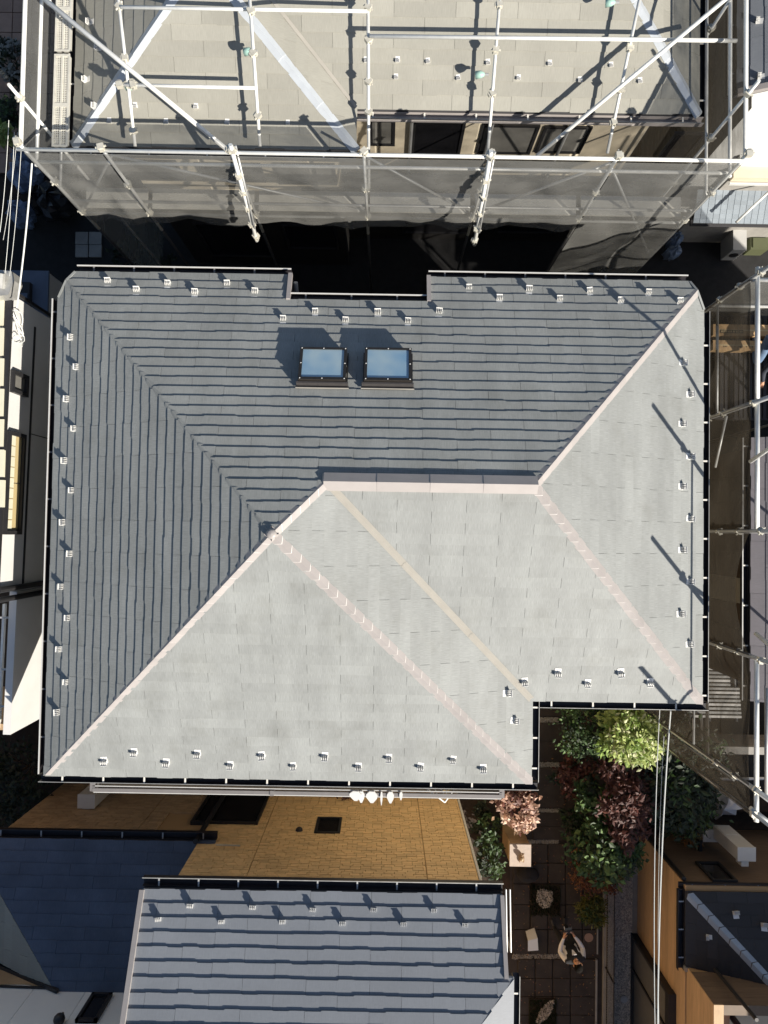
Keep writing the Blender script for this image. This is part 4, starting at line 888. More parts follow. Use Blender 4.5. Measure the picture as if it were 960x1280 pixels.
# lower blue-black roof
ZB = 3.2; YB = U(100, 1049, ZB).y; tB = .42; xbe = U(232, 1052, ZB).x
pB = plane3(V((-9, YB, ZB)), V((0, YB, ZB)), V((0, YB - 2, ZB + 2 * tB))); ya1 = UP(120, 1239, pB).y; zb1 = ZB + (YB - ya1) * tB
h0 = UP(-20, 1080, pB); h1 = UP(70, 1240, pB); wx_ = wx0 - .02
Bp = [V((h0.x, YB, ZB)), V((wx_, YB, ZB)), V((wx_, ya1, zb1)), h1, h0]
wz_ = h1 - V((2.2, 0, 2.2 * .42)); h0w = V((h0.x, YB, ZB)); Wp2 = [h0, h1, UP(0, 1206, (h1, V((-.42, 0, 1)).normalized()))]
pB2 = (h1, (h0 - h1).cross(V((0, 1, 0))).normalized())
m_ = MB(); deck(m_, Bp, None); pB2 = pB2 if pB2[1].z > 0 else (h1, -pB2[1]); Wp2 = [h1, h0, UP(-20, 1192, pB2)]; deck(m_, Wp2, None); lrf = m_.build('lower_roof', M_UNDER, sh_, fix=True)
q = Slates(); q.plane(Bp, V((wx_, YB, ZB)), V((h0.x, YB, ZB)), .2, .91, M_SLATE_D, lift=.018, shift=.4)
wv_ = (Wp2[2] - h0); q.plane(Wp2, h0 + V((0, .01, 0)), h0 + V((0, -1, 0)), .2, .91, M_SLATE_N, lift=.012); q.finish(lrf)
m_ = MB(); a_, b_ = U(233, 1051, ZB), U(267, 1070, ZB + .1); m_.box((wx_ + .004, b_.y, ZB - .06), (b_.x, a_.y, ZB + .03)); m_.build('eave_return', M_SLATE_D, lrf)
gutter(sh_, V((-8, YB, ZB)), V((U(270, 1050, ZB).x, YB, ZB)), (0, 1, 0), wd=.13, brk=.75, bm=M_STEEL, lip=M_GUT)
for i, (x, y) in enumerate(((60, 1064), (124, 1066), (187, 1067), (25, 1077), (89, 1079), (154, 1080))): pass
# white house wall at the lower left
wb = thing('house', (-6, -8.6, 0), 'white boarded house wall with a slanted black window at the lower left corner', 'house')
Yl = ya1 - .02
m_ = MB(); m_.box((-9.5, Yl - 2.5, 0), (xw + .02, Yl, 5.6)); m_.build('wall', M_WHITE, wb)
xx = -9.5
while xx < xw: m_ = MB(); m_.box((xx, Yl + .001, zb1 - 1), (min(xx + .91, xw + .02) - .008, Yl + .016, 5.6)); m_.build('siding_panel', M_WHITE, wb); xx += .91
p, q_ = UY(124, 1247, Yl + .016), UY(100, 1282, Yl + .016); opening(wb, (UY(113, 1248, Yl + .016).x, Yl + .016, q_.z - .1), (UY(139, 1248, Yl + .016).x, Yl + .016, p.z), (0, 1, 0), M_DARKT, M_BLACKW, dep=.06)
p = UY(74, 1274, Yl + .1); m_ = MB(); m_.blob(p, (.09, .09, .09), 12, 8); m_.tube([p, p + V((.06, .1, .0))], .02, 6); m_.build('vent_cap', M_DARKT, wb, smooth=True)
m_ = MB(); a_, b_ = UY(-20, 1202, Yl + .03), UY(62, 1234, Yl + .03); m_.prism([a_, b_, UY(30, 1230, Yl + .03), UY(-20, 1230, Yl + .03)], (0, -.02, 0)); m_.build('tiled_band', M_TILEW2, wb, fix=True)
m_ = MB(); m_.bar(UY(-20, 1199, Yl + .06), UY(72, 1239, Yl + .06), .06, .05); m_.bar(UY(-20, 1232, Yl + .04), UY(64, 1235, Yl + .04), .03, .03); m_.build('flashing', M_DARKT, wb)

# ------------------------------------------------------------------ south-east boarded house
se = thing('house', (8, -9, 0), 'tan boarded house with a low black slate roof at the lower right', 'house')
XS, YS2, ZG = 6.15, -6.97, -.6
zN = UY(900, 1108, YS2).z - .02
def boards(parent, a, b, z0, z1, out, m, hgt=.15, name='board', limit=40):
    """horizontal lap boards on a wall from a to b, each course its own piece"""
    a, b, out = V(a), V(b), V(out); z = z0; k = 0; th = .014; n = int(math.ceil((z1 - z0) / hgt)); 
    for i in range(n):
        z_ = z0 + i * hgt; h = min(hgt, z1 - z_) - .004
        if h < .02: break
        mb = MB(); d = b - a; o = V((a.x, a.y, z_)); L = d.length; dd = d / L; cut = 0; mb.obox(o, d, out * th, V((0, 0, h))); mb.build(name, m, parent)
ybx = -8.55; zbox = 3.25; xbx = 6.17
wallbox(se, 'wall', (XS, -14, ZG), (12, YS2, zN), M_MORT); wallbox(se, 'wall', (xbx, -14, zN + .002), (12, ybx, 2.6), M_MORT)
wallbox(se, 'unseen_shade_block', (10, -14, 2.65), (12, -9.5, 6.2), M_CREAM)  # unseen block added to the east so the low slate roof falls in shade
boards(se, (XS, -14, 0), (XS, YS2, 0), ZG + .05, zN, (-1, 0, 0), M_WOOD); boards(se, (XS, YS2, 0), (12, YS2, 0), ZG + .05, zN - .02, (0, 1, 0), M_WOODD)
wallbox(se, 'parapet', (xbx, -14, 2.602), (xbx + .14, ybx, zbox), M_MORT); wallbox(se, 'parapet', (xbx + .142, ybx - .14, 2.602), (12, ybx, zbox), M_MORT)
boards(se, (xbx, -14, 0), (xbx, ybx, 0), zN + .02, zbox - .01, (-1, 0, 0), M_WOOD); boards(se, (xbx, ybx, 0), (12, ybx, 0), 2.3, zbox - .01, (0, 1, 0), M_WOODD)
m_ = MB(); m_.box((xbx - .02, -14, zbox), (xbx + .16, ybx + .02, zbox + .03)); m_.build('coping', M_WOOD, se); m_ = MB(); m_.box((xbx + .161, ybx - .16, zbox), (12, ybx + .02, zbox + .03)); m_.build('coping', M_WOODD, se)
wallbox(se, 'balcony_floor', (xbx + .142, -14, 2.603), (12, ybx - .142, 2.64), M_CREAM)
ze = zN + .02; pe0 = U(857, 1114, ze); pc = V((pe0.x, pe0.y, ze)); te = .40
hipd = UP(962, 1227, plane3(pc, pc + V((1, 0, 0)), pc + V((0, -1, te)))) - pc
pSN = plane3(pc, pc + V((1, 0, 0)), pc + V((0, -1, te)))
hx = pc + hipd; pSW = plane3(pc, pc + V((0, -1, 0)), hx)
R1 = [pc, pc + V((6, 0, 0)), V((pc.x + 6, hx.y, hx.z)), hx]
we = V((pc.x, ybx + .01, ze)); tp_ = pc + hipd * ((ybx + .01 - pc.y) / hipd.y)
W1_ = [pc, we, tp_]; R1 = [pc, pc + V((6, 0, 0)), V((pc.x + 6, tp_.y, tp_.z)), tp_]
m_ = MB(); deck(m_, R1, None, th=.06); deck(m_, W1_, None, th=.06); sr = m_.build('roof', M_UNDER, se, fix=True)
q = Slates(); q.plane(R1, pc + V((6, 0, 0)), pc, .2, .6, M_SLATE_K, lift=.01); q.plane(W1_, pc, we, .2, .6, M_SLATE_K, lift=.01); q.finish(sr)
caps(sr, pc + V((.03, -.03, .01)), tp_, pSN[1], plane3(*W1_)[1], .27, .085, M_SECAP, lift=.06, rise=.02, lipm=M_UNDER)
for (x, y), pl_ in (((919, 1141), pSN), ((955, 1156), pSN)): guards(sr, [(x, y)], pl_, (1, 0, 0), scale=1.3)
guards(sr, [(885, 1171)], plane3(*W1_), (0, 1, 0))
gutter(se, pc + V((-.1, 0, 0)), pc + V((6, 0, 0)), (0, 1, 0), wd=.12, brk=.66, bm=M_SECAP, lip=M_GUT); gutter(se, V((pc.x, ybx - .1, ze)), pc, (-1, 0, 0), wd=.12, brk=.55, bm=M_SECAP, lip=M_GUT)
m_ = MB(); m_.box((pc.x - .02, ybx - .08, ze - .05), (pc.x + .3, ybx + .002, ze + .05)); m_.build('flashing', M_STEEL, sr)
m_ = MB(); m_.tube([V((XS + .02, YS2 + .08, ZG + .05)), V((XS + .0, YS2 + .08, ze - .12))], .045, 10); m_.build('downpipe', M_DARKT, se)
p, q_ = UX(894, 1212, 6.6), UX(946, 1275, 6.6); m_ = MB(); m_.tube([p, q_], .035, 8); m_.build('downpipe', M_DARKT, se)
a_, b_ = UY(869, 1079, YS2 + .016), UY(898, 1079, YS2 + .016); c_ = UY(900, 1103, YS2 + .016)
opening(se, (a_.x, YS2 + .016, a_.z), (b_.x, YS2 + .016, c_.z), (0, 1, 0), M_DARKT, M_BLACKW, dep=.05)
x_ = XS - .016; ya0 = UX(791, 1170, x_ - .14).y
m_ = MB(); m_.box((x_ - .14, -13, ZG + .02), (x_, ya0, ZG + .1)); m_.box((x_ - .14, ya0 - .08, ZG + .102), (x_, ya0, 1.5)); m_.box((x_ - .16, -13, 1.502), (x_, ya0 + .02, 1.68)); m_.box((x_ - .13, ya0 - .83, ZG + .102), (x_ - .02, ya0 - .78, 1.5)); dr = m_.build('sliding_door', M_DARKT, se)
m_ = MB(); m_.box((x_ - .10, ya0 - .78, ZG + .103), (x_ - .03, ya0 - .08, 1.498)); m_.build('door_leaf', M_GREYW, dr); m_ = MB(); m_.box((x_ - .09, -13, ZG + .103), (x_ - .04, ya0 - .83, 1.498)); m_.build('door_leaf', M_GREYW, dr)
m_ = MB(); m_.box((XS - .12, -14, ZG), (XS - .0, YS2, ZG + .045)); m_.build('plinth', M_CONC, se)
p = UX(932, 1268, 6.9); m_ = MB(); p.z = 3.55; m_.blob(V((6.75, -9.1, 3.14)), (.12, .10, .12), 12, 8, .1); m_.tube([V((6.75, -9.1, 2.64)), V((6.75, -9.1, 3.06))], .06, 10); tag(m_.build('planter_pot', mat('pot_plum', (.03, .015, .03), .4)), 'dark plum pot on the cream balcony at the lower right corner', 'pot')
m_ = MB(); m_.box((6.4, -9.4, 2.642), (6.6, -8.85, 2.95)); tag(m_.build('balcony_box', M_PAVER), 'pinkish box against the inside of the boarded balcony wall', 'box')

# white water heaters, tall narrow cabinets fixed to the two lower houses
def heater(x0, x1, y0, y1, z0, z1, lab, pxs):
    t = thing('water_heater', ((x0 + x1) / 2, (y0 + y1) / 2, 0), lab, 'water heater', 'white water heater cabinets on the lower houses')
    m_ = MB(); m_.box((x0, y0, z0), (x1, y1, z1)); m_.build('cabinet', M_HEATER, t)
    m_ = MB(); m_.box((x0 - .008, y0 - .008, z1), (x1 + .008, y1 + .008, z1 + .02)); m_.build('lid', M_HEATER, t)
    m_ = MB(); xm = (x0 + x1) / 2; m_.box((xm - .09, y0 - .13, z1 - .25), (xm + .06, y0 - .009, z1 - .02)); m_.build('flue', M_HEATER, t)
    m_ = MB(); q0 = pxs; m_.box((q0, (y0 + y1) / 2 - .05, z1 - .14), (q0 + .03, (y0 + y1) / 2 + .02, z1 - .06)); m_.build('latch', M_DARKT, t)
    m_ = MB(); m_.box((x0 + .03, y1, z0 + .1), (x1 - .03, y1 + .01, z0 + .5)); m_.build('front_panel', M_HEATER, t)
    for dx in (.08, .16, .24): m_ = MB(); m_.tube([V((x0 + dx, y0 + .1, z0)), V((x0 + dx, y0 + .1, max(.02, z0 - .5)))], .018, 6); m_.build('pipe', M_PIPE2, t)
p = U(98, 993, 1.75); heater(p.x, p.x + .34, p.y - .27, p.y, .85, 1.75, 'white water heater cabinet on the brown tiled wall under the large roof', p.x - .03)
p = U(922, 1059, 1.65); heater(p.x, p.x + .36, p.y - .27, p.y, .55, 1.65, 'white water heater cabinet on the boarded house wall at the lower right', p.x + .36)
p = U(879, 1037, .6); m_ = MB(); m_.box((p.x, p.y - .27, .05), (p.x + .36, p.y, .6)); tag(m_.build('meter_box', M_HEATER), 'small pale meter box to the left of the right hand water heater', 'box')
m_ = MB(); p = U(872, 1048, .5); m_.box((p.x, p.y - .3, .0), (p.x + .06, p.y, .6)); m_.box((p.x + .01, p.y - .34, .1), (p.x + .12, p.y - .302, .45)); tag(m_.build('hose_reel', M_DARKT), 'narrow black hose holder left of the pale meter box', 'hose holder')

# ------------------------------------------------------------------ garden
gp = MB(); a_, b_ = U(773, 1030, -.59), U(799, 1300, -.59); gp.quad((5.29, b_.y - 3, -.59), (XS, b_.y - 3, -.59), (XS, -6.4, -.59), (5.29, -6.4, -.59)); struct(gp, 'gravel_path', M_CONC)
def pebbles(name, poly, n, r0, r1, m, label=None, z=.015):
    rr = random.Random(n); xs_ = [p.x for p in poly]; ys2 = [p.y for p in poly]; mb = MB()
    def inside(x, y):
        c = False; j = len(poly) - 1
        for i in range(len(poly)):
            if (poly[i].y > y) != (poly[j].y > y) and x < (poly[j].x - poly[i].x) * (y - poly[i].y) / (poly[j].y - poly[i].y) + poly[i].x: c = not c
            j = i
        return c
    k = 0; tries = 0
    while k < n and tries < n * 6:
        tries += 1; x, y = rr.uniform(min(xs_), max(xs_)), rr.uniform(min(ys2), max(ys2))
        if not inside(x, y): continue
        r = rr.uniform(r0, r1); a = rr.uniform(0, 6.28); k += 1; c, s_ = math.cos(a) * r, math.sin(a) * r; h = r * rr.uniform(.5, .9)
        mb.add([(x + c, y + s_, z), (x - s_ * .8, y + c * .8, z), (x - c, y - s_, z), (x + s_ * .8, y - c * .8, z), (x + c * .2, y + s_ * .2, z + h)], [(0, 1, 4), (1, 2, 4), (2, 3, 4), (3, 0, 4)])
    o = mb.build(name, m); o['kind'] = 'stuff'
    if label: o['label'] = label; o['category'] = 'gravel'
    return o
def pxpoly(pts, z=0): return [U(x, y, z) for x, y in pts]
pebbles('gravel', pxpoly([(758, 1035), (797, 1035), (799, 1290), (758, 1290)], -.59), 12000, .014, .032, M_GRAVEL, 'grey gravel strip along the boarded house wall', z=-.585)
PV = [((675, 893), (704, 895), 'r0'), ((674, 905), (724, 951), ''), ((673, 961), (706, 1009), ''), ((667, 1017), (715, 1049), '')]
path = MB(); k0 = U(640, 885, .005); k1 = U(752, 1290, .005); path.quad((k0.x, k1.y - 2, .005), (k1.x, k1.y - 2, .005), (k1.x, k0.y, .005), (k0.x, k0.y, .005)); path = struct(path, 'garden_path', M_PAVE)
def slab(x0, y0, x1, y1, h=.05, m=M_PAVE, name='paver'):
    a_, b_ = U(x0 - .5, y1 + .5, h), U(x1 + .5, y0 - .5, h); mb = MB(); c = .008
    mb.box((a_.x, a_.y, 0.006), (b_.x, b_.y, h - c)); mb.add([(a_.x, a_.y, h - c), (b_.x, a_.y, h - c), (b_.x, b_.y, h - c), (a_.x, b_.y, h - c), (a_.x + c, a_.y + c, h), (b_.x - c, a_.y + c, h), (b_.x - c, b_.y - c, h), (a_.x + c, b_.y - c, h)],
        [(0, 1, 5, 4), (1, 2, 6, 5), (2, 3, 7, 6), (3, 0, 4, 7), (4, 5, 6, 7)])
    return mb.build(name, m, path)
slab(674, 886, 705, 895); slab(673, 905, 725, 926); slab(673, 928, 725, 951); slab(673, 961, 706, 1009); slab(667, 1017, 715, 1032); slab(667, 1034, 715, 1049)
cols, rows = [(642, 662), (664, 684), (686, 706), (708, 727), (729, 746)], [(1056, 1078), (1080, 1104), (1106, 1130), (1132, 1161), (1163, 1192)]
for x0, x1 in cols:
    for y0, y1 in rows:
        if x0 == 729 and y0 < 1120: continue
        if (x0, y0) in ((664, 1106),): continue
        slab(x0, y0, x1, y1, .05)
for x0, x1 in ((648, 668), (670, 690), (692, 712), (714, 745)):
    for y0, y1 in ((1200, 1222), (1224, 1245), (1247, 1268), (1270, 1295)): slab(x0, y0, x1, y1, .05)
for i, (x0, y0, x1, y1) in enumerate(((671, 897, 698, 903), (672, 953, 699, 959), (668, 1011, 700, 1016), (660, 1050, 698, 1055), (640, 1193, 703, 1199))):
    pebbles('pebbles', pxpoly([(x0, y0), (x1, y0), (x1, y1), (x0, y1)], .02), 420, .012, .025, mat('pebble_grey', (.30, .28, .25), .85, var=.4), ['pale pebble strip nearest the large roof corner', 'pale pebble strip between the wide slabs', 'pale pebble strip beside the pink flowering shrub', 'pale pebble strip just above the stone pedestal', 'pale pebble strip behind the person'][i], z=.02)
kb = MB(); 
for x0, y0, x1, y1 in ((746, 1150, 748, 1193), (744, 1200, 747, 1290)): a_, b_ = U(x0, y1, .07), U(x1, y0, .07); kb.box((a_.x, a_.y, 0), (b_.x, b_.y, .07))
struct(kb, 'path_edging', M_CONC)
# planting beds set into the path
def leaves(name, blobs, n, size, mats, parent=None, seed=0, flat=.5, shape=1.7):
    """leaf shaped faces spread through lumpy volumes; blobs = (centre, radii)"""
    rr = random.Random(seed); mb = MB(); tot = sum(b[1][0] * b[1][1] for b in blobs)
    for c, r in blobs:
        c = V(c); k = int(n * r[0] * r[1] / tot); clumps = []
        for _ in range(max(4, k // 26)):
            d = V((rr.gauss(0, 1), rr.gauss(0, 1), rr.gauss(0, 1))).normalized(); d.z = abs(d.z) * 1.0 - .25; q = rr.uniform(.45, 1.0) ** .6
            clumps.append((c + V((d.x * r[0] * q, d.y * r[1] * q, d.z * r[2] * q)), rr.randrange(len(mats)) if rr.random() < .6 else 0, rr.uniform(.14, .26)))
        for _ in range(k):
            cc, mi, sp = rr.choice(clumps); p = cc + V((rr.gauss(0, 1) * r[0], rr.gauss(0, 1) * r[1], rr.gauss(0, 1) * r[2] * .8)) * sp * .7
            if p.z < .02: p.z = .02 + rr.random() * .05
            a = rr.uniform(0, 6.283); tl = rr.gauss(0, flat); u = V((math.cos(a), math.sin(a), tl)).normalized(); w_ = u.cross(V((rr.gauss(0, flat), rr.gauss(0, flat), 1))).normalized()
            s_ = size * rr.uniform(.45, 1.45); L = s_ * shape; n_ = u.cross(w_) * s_ * .12
            mb.add([p, p + u * L * .45 + w_ * s_ * .5 + n_, p + u * L, p + u * L * .45 - w_ * s_ * .5 + n_], [(0, 1, 2), (0, 2, 3)], mi if rr.random() < .8 else rr.randrange(len(mats)))
    return mb.build(name, mats, parent)
def shrub(name, px, py, zt_, rpx, n, size, mats, label, cat, seed=0, squash=1., extra=(), flat=.5, group=None, trunk=.03, shape=1.7):
    """plant whose crown centre shows at a pixel, top at zt_"""
    r = rpx / F * (H - zt_ * .7); c = U(px, py, zt_ * .62); rz = min(zt_ * .42, r * 1.1) * squash
    t = thing(name, (c.x, c.y, 0), label, cat, group); bl = [(c, (r, r, rz))]
    for dx, dy, q in extra: bl.append((c + V((dx * r, dy * r, random.uniform(-.2, .1) * rz)), (r * q, r * q, rz * q)))
    rr = random.Random(seed + 77)
    tk = MB(); tk.tube([V((c.x, c.y, 0)), V((c.x + .03, c.y + .02, zt_ * .3)), c], [trunk * 1.5, trunk * 1.1, trunk * .6], 8)
    for i in range(7):
        a = i * .9 + seed; e_ = c + V((math.cos(a) * r * .75, math.sin(a) * r * .75, rz * rr.uniform(-.1, .6))); s0 = V((c.x, c.y, zt_ * rr.uniform(.15, .4)))
        tk.tube([s0, s0.lerp(e_, .5) + V((0, 0, .05)), e_], [trunk * .6, trunk * .4, trunk * .2], 5)
    tk.build('trunk', M_BARK, t); leaves('crown', bl, n, size, mats, t, seed, flat, shape); return t
G1 = leafmat('leaf_green_dark', (.016, .03, .012)); G2 = leafmat('leaf_green', (.045, .09, .026)); G3 = leafmat('leaf_green_light', (.10, .17, .05))
Y1 = leafmat('leaf_yellowgreen', (.33, .40, .12)); Y2 = leafmat('leaf_cream', (.62, .64, .38)); Y3 = leafmat('leaf_lime', (.20, .30, .06))
R1_ = leafmat('leaf_red', (.09, .026, .018)); R2_ = leafmat('leaf_maroon', (.085, .032, .025)); R3_ = leafmat('leaf_rust', (.17, .06, .025)); P1 = leafmat('leaf_pink', (.55, .36, .28)); O1 = leafmat('leaf_orange', (.32, .15, .05))
B1 = leafmat('leaf_brownred', (.13, .052, .038)); K1 = leafmat('leaf_ivy', (.016, .026, .012))
shrub('shrub', 790, 920, 3.2, 36, 3000, .055, [Y1, Y2, Y3], 'bright yellow-green variegated shrub in the sun by the roof corner', 'shrub', 1, extra=((.5, -.3, .5), (-.4, .2, .6)), flat=.4, shape=2.2)
shrub('tree', 742, 905, 2.0, 40, 3000, .055, [G2, G1, G3], 'dark green shrub left of the bright yellow-green shrub', 'tree', 2, extra=((.7, .4, .7), (-.4, -.6, .5)))
shrub('tree', 838, 962, 2.2, 62, 5200, .065, [G1, G2, K1], 'wide dark green tree right of the red maple, behind the overhead cables', 'tree', 3, extra=((.3, -.7, .7), (-.5, .4, .6)), trunk=.06, shape=2.4)
shrub('maple_tree', 785, 1000, 2.5, 32, 2600, .055, [R2_, B1, R1_], 'maroon-leaved maple between the green shrub and the cables', 'tree', 4, extra=((.2, .9, .7), (.1, -1.2, .7), (-.5, 1.3, .5)), flat=.4, shape=2.2)
shrub('tree', 757, 1058, 1.8, 42, 2600, .075, [G2, G1, G3], 'rounded green shrub above the rust coloured hedge ball', 'tree', 5, extra=((-.2, .8, .7), (.5, -.3, .6), (-.3, 1.5, .5)), trunk=.05)
shrub('hedge_ball', 742, 1088, 1.1, 30, 3400, .03, [R3_, R1_, O1], 'clipped rust-red hedge ball beside the path', 'hedge', 6, extra=((-.1, .7, .7), (.7, -.5, .6)), flat=.9)
shrub('grass_clump', 741, 1136, .8, 18, 1500, .03, [leafmat('leaf_olive', (.13, .13, .025)), G2], 'olive yellow-green clump below the rust hedge ball', 'shrub', 7, extra=((.2, -.6, .6),), flat=.9, shape=3.5)
shrub('maple_tree', 735, 945, 1.2, 26, 900, .05, [R1_, R3_, B1], 'low dark red shrub under the garden trees beside the upper slabs', 'shrub', 8, extra=((-.2, -.9, .6),))
shrub('shrub', 712, 975, 1.0, 22, 800, .055, [R1_, G1, B1], 'small dark red-green shrub right of the narrow path slab', 'shrub', 9)
shrub('shrub', 722, 1025, .9, 18, 700, .05, [G1, G2], 'small dark green shrub between the double slab and the green shrub', 'shrub', 10)
shrub('flowering_shrub', 645, 1012, 1.6, 25, 750, .075, [P1, leafmat('leaf_pale_pink', (.72, .56, .44)), B1], 'sunlit pink-white leaved shrub by the stone pedestal', 'shrub', 11, extra=((-.3, .6, .7), (.3, -.6, .5)), flat=.5)
shrub('shrub', 640, 990, 1.3, 20, 600, .05, [B1, R2_, R1_], 'brown-red shrub directly under the corner of the large roof', 'shrub', 12)
shrub('shrub', 612, 1078, 1.0, 20, 1300, .055, [G2, G1], 'green shrub beside the right edge of the brown tiled wall', 'shrub', 13, extra=((-.1, 1.0, .8), (.1, 2.1, .7)))
shrub('shrub', 430, 996, 1.2, 24, 500, .05, [R1_, R2_, B1], 'dark red shrub under the balcony in front of the brown tiled wall', 'shrub', 14, extra=((-1.2, .1, .7),))
shrub('shrub', 870, 1033, .8, 18, 500, .07, [O1, leafmat('leaf_straw', (.42, .33, .14)), G3], 'straw and orange leaved shrub next to the white tarp', 'shrub', 15, extra=((-.9, .1, .7),), flat=.5, shape=2.4)
shrub('tree', 862, 992, 1.4, 26, 1100, .06, [G2, G1, Y3], 'green shrub with pale tips left of the grey tub', 'tree', 16)
shrub('hedge', 25, 965, 1.6, 40, 2600, .06, [K1, G1], 'black-green ivy hedge in the shade at the left, below the white house', 'hedge', 17, extra=((-.8, .2, .8), (.3, -1.1, .8), (-.8, -1.2, .8)))
shrub('shrub', 12, 78, .9, 26, 1000, .07, [leafmat('leaf_silver', (.26, .27, .25)), G1, K1], 'silver-leaved shrub on the pink tiled terrace at the top left', 'shrub', 18)
shrub('shrub', 14, 140, .8, 18, 700, .06, [G1, G2], 'small green shrub on the terrace at the left, below the silver-leaved one', 'shrub', 19)
shrub('shrub', 2, 168, 1.6, 13, 400, .07, [Y1, Y3], 'bright lime shrub at the left edge beside the scaffold corner', 'shrub', 20)
shrub('shrub', 165, 322, .6, 26, 500, .06, [K1, G1], 'dark shrub in the shaded gap above the large roof', 'shrub', 21, extra=((1.2, 0, .7),))
shrub('shrub', 600, 1030, .5, 14, 500, .05, [K1, G1], 'low dark ground cover clump at the foot of the tiled wall corner', 'shrub', 22, extra=((.2, 1.5, .9),))
for (x0, y0, x1, y1), lab, blob_ in (((663, 1105, 700, 1143), 'square bed with a round heap of white pebbles above the person', [(671, 1114), (680, 1111), (690, 1114), (691, 1124), (687, 1133), (678, 1135), (671, 1127)]), ((661, 1248, 695, 1284), 'square bed with a slanted heap of white pebbles below the person', [(670, 1277), (676, 1262), (684, 1253), (693, 1250), (690, 1262), (684, 1272), (673, 1280)])):
    a_, b_ = U(x0, y1, .05), U(x1, y0, .05); t = thing('planting_bed', ((a_.x + b_.x) / 2, (a_.y + b_.y) / 2, 0), lab, 'planting bed', 'square planting beds in the path')
    m_ = MB(); m_.box((a_.x, a_.y, .051), (b_.x, b_.y, .075)); m_.build('soil', M_SOIL, t)
    rr = random.Random(x1); mb = MB()
    for k in range(1500):
        x, y = rr.uniform(a_.x, b_.x), rr.uniform(a_.y, b_.y); e_ = .03 + rr.random() * .06; an = rr.uniform(0, 6.28)
        mb.add([(x - .008, y, .07), (x + .008, y, .07), (x + math.cos(an) * .04, y + math.sin(an) * .04, .07 + e_)], [(0, 1, 2)])
    o = mb.build('moss', G1, t); o['kind'] = 'stuff'
    o = pebbles('pebble_heap', pxpoly(blob_, .08), 480, .016, .036, M_PEBBLE, None, z=.085); o.parent = t; o.matrix_parent_inverse = Matrix.Translation(-wloc(t))
# stone pedestal with a small figurine
a_, b_ = U(637, 1083, 1.05), U(664, 1056, 1.05); t = thing('pedestal', ((a_.x + b_.x) / 2, (a_.y + b_.y) / 2, 0), 'square pale stone pedestal beside the path', 'pedestal')
m_ = MB(); m_.box((a_.x + .02, a_.y + .02, 0), (b_.x - .02, b_.y - .02, .98)); m_.build('shaft', M_WOOD, t); m_ = MB(); m_.box((a_.x, a_.y, .981), (b_.x, b_.y, 1.05)); m_.build('top', mat('stone_pink', (.42, .35, .30), .7, noise=(12, .12)), t)
cx_, cy_ = (a_.x + b_.x) / 2 + .02, (a_.y + b_.y) / 2; fg = thing('figurine', (cx_, cy_, 1.05), 'small brown seated figurine on top of the stone pedestal', 'figurine')
M_FIG = mat('figurine_clay', (.26, .17, .10), .6, noise=(30, .2)); M_FIG2 = mat('figurine_pale', (.46, .36, .24), .6)
m_ = MB(); m_.blob((cx_, cy_ - .02, 1.11), (.055, .07, .07), 12, 8); m_.blob((cx_ - .04, cy_ - .09, 1.075), (.02, .05, .025), 8, 6); m_.blob((cx_ + .04, cy_ - .09, 1.075), (.02, .05, .025), 8, 6); m_.build('body', M_FIG, fg, smooth=True)
m_ = MB(); m_.blob((cx_ - .01, cy_ - .035, 1.16), (.03, .045, .03), 10, 6); m_.build('bib', M_FIG2, fg, smooth=True)
m_ = MB(); m_.blob((cx_ - .005, cy_ + .07, 1.17), (.035, .04, .04), 12, 8); m_.blob((cx_ - .03, cy_ + .1, 1.19), (.012, .02, .012), 8, 5); m_.blob((cx_ + .025, cy_ + .1, 1.19), (.012, .02, .012), 8, 5); m_.build('head', M_FIG, fg, smooth=True)
# dark rucksack, white folded board, covers
p = U(660, 1093, .2); t = thing('rucksack', (p.x, p.y, .05), 'black rucksack lying on the path below the stone pedestal', 'rucksack')
m_ = MB(); m_.blob((p.x, p.y, .2), (.25, .18, .15), 18, 10, .05); m_.build('bag', mat('cloth_black', (.012, .012, .014), .85, bump=(20, .4)), t, smooth=True); m_ = MB(); m_.blob((p.x + .05, p.y - .08, .22), (.14, .07, .1), 12, 8, .03); m_.build('pocket', M_TARPK, t, smooth=True)
m_ = MB(); m_.tube([V((p.x - .12, p.y + .14, .2)), V((p.x - .05, p.y + .2, .28)), V((p.x + .08, p.y + .2, .26)), V((p.x + .14, p.y + .12, .18))], .02, 6); m_.build('strap', M_TARPK, t)
q = [U(657, 1164, .06), U(668, 1160, .06), U(672, 1173, .3), U(660, 1176, .3), U(660, 1189, .06), U(673, 1188, .06)]
t = thing('folded_board', q[2], 'white board folded into a low tent on the path beside the person', 'board')
for s_ in ((0, 1, 2, 3), (3, 2, 5, 4)): m_ = MB(); m_.prism([q[i] for i in s_], (0, 0, -.012)); m_.build('panel', M_WHITE, t, fix=True)
p = U(780, 1249, -.55); m_ = MB(); m_.tube([V((p.x, p.y, ZG)), V((p.x, p.y, -.54))], .085, 20); m_.tube([V((p.x, p.y, -.54)), V((p.x, p.y, -.53))], .06, 16); tag(m_.build('drain_cover', M_WGREY), 'pale round drain cover in the gravel strip', 'drain cover')
p = U(736, 1172, .052); m_ = MB(); m_.tube([V((p.x, p.y, .051)), V((p.x, p.y, .056))], .1, 18); tag(m_.build('drain_cover', M_PAVER), 'faint brown round cover in the paving right of the person', 'drain cover')
rr = random.Random(99); mb = MB()
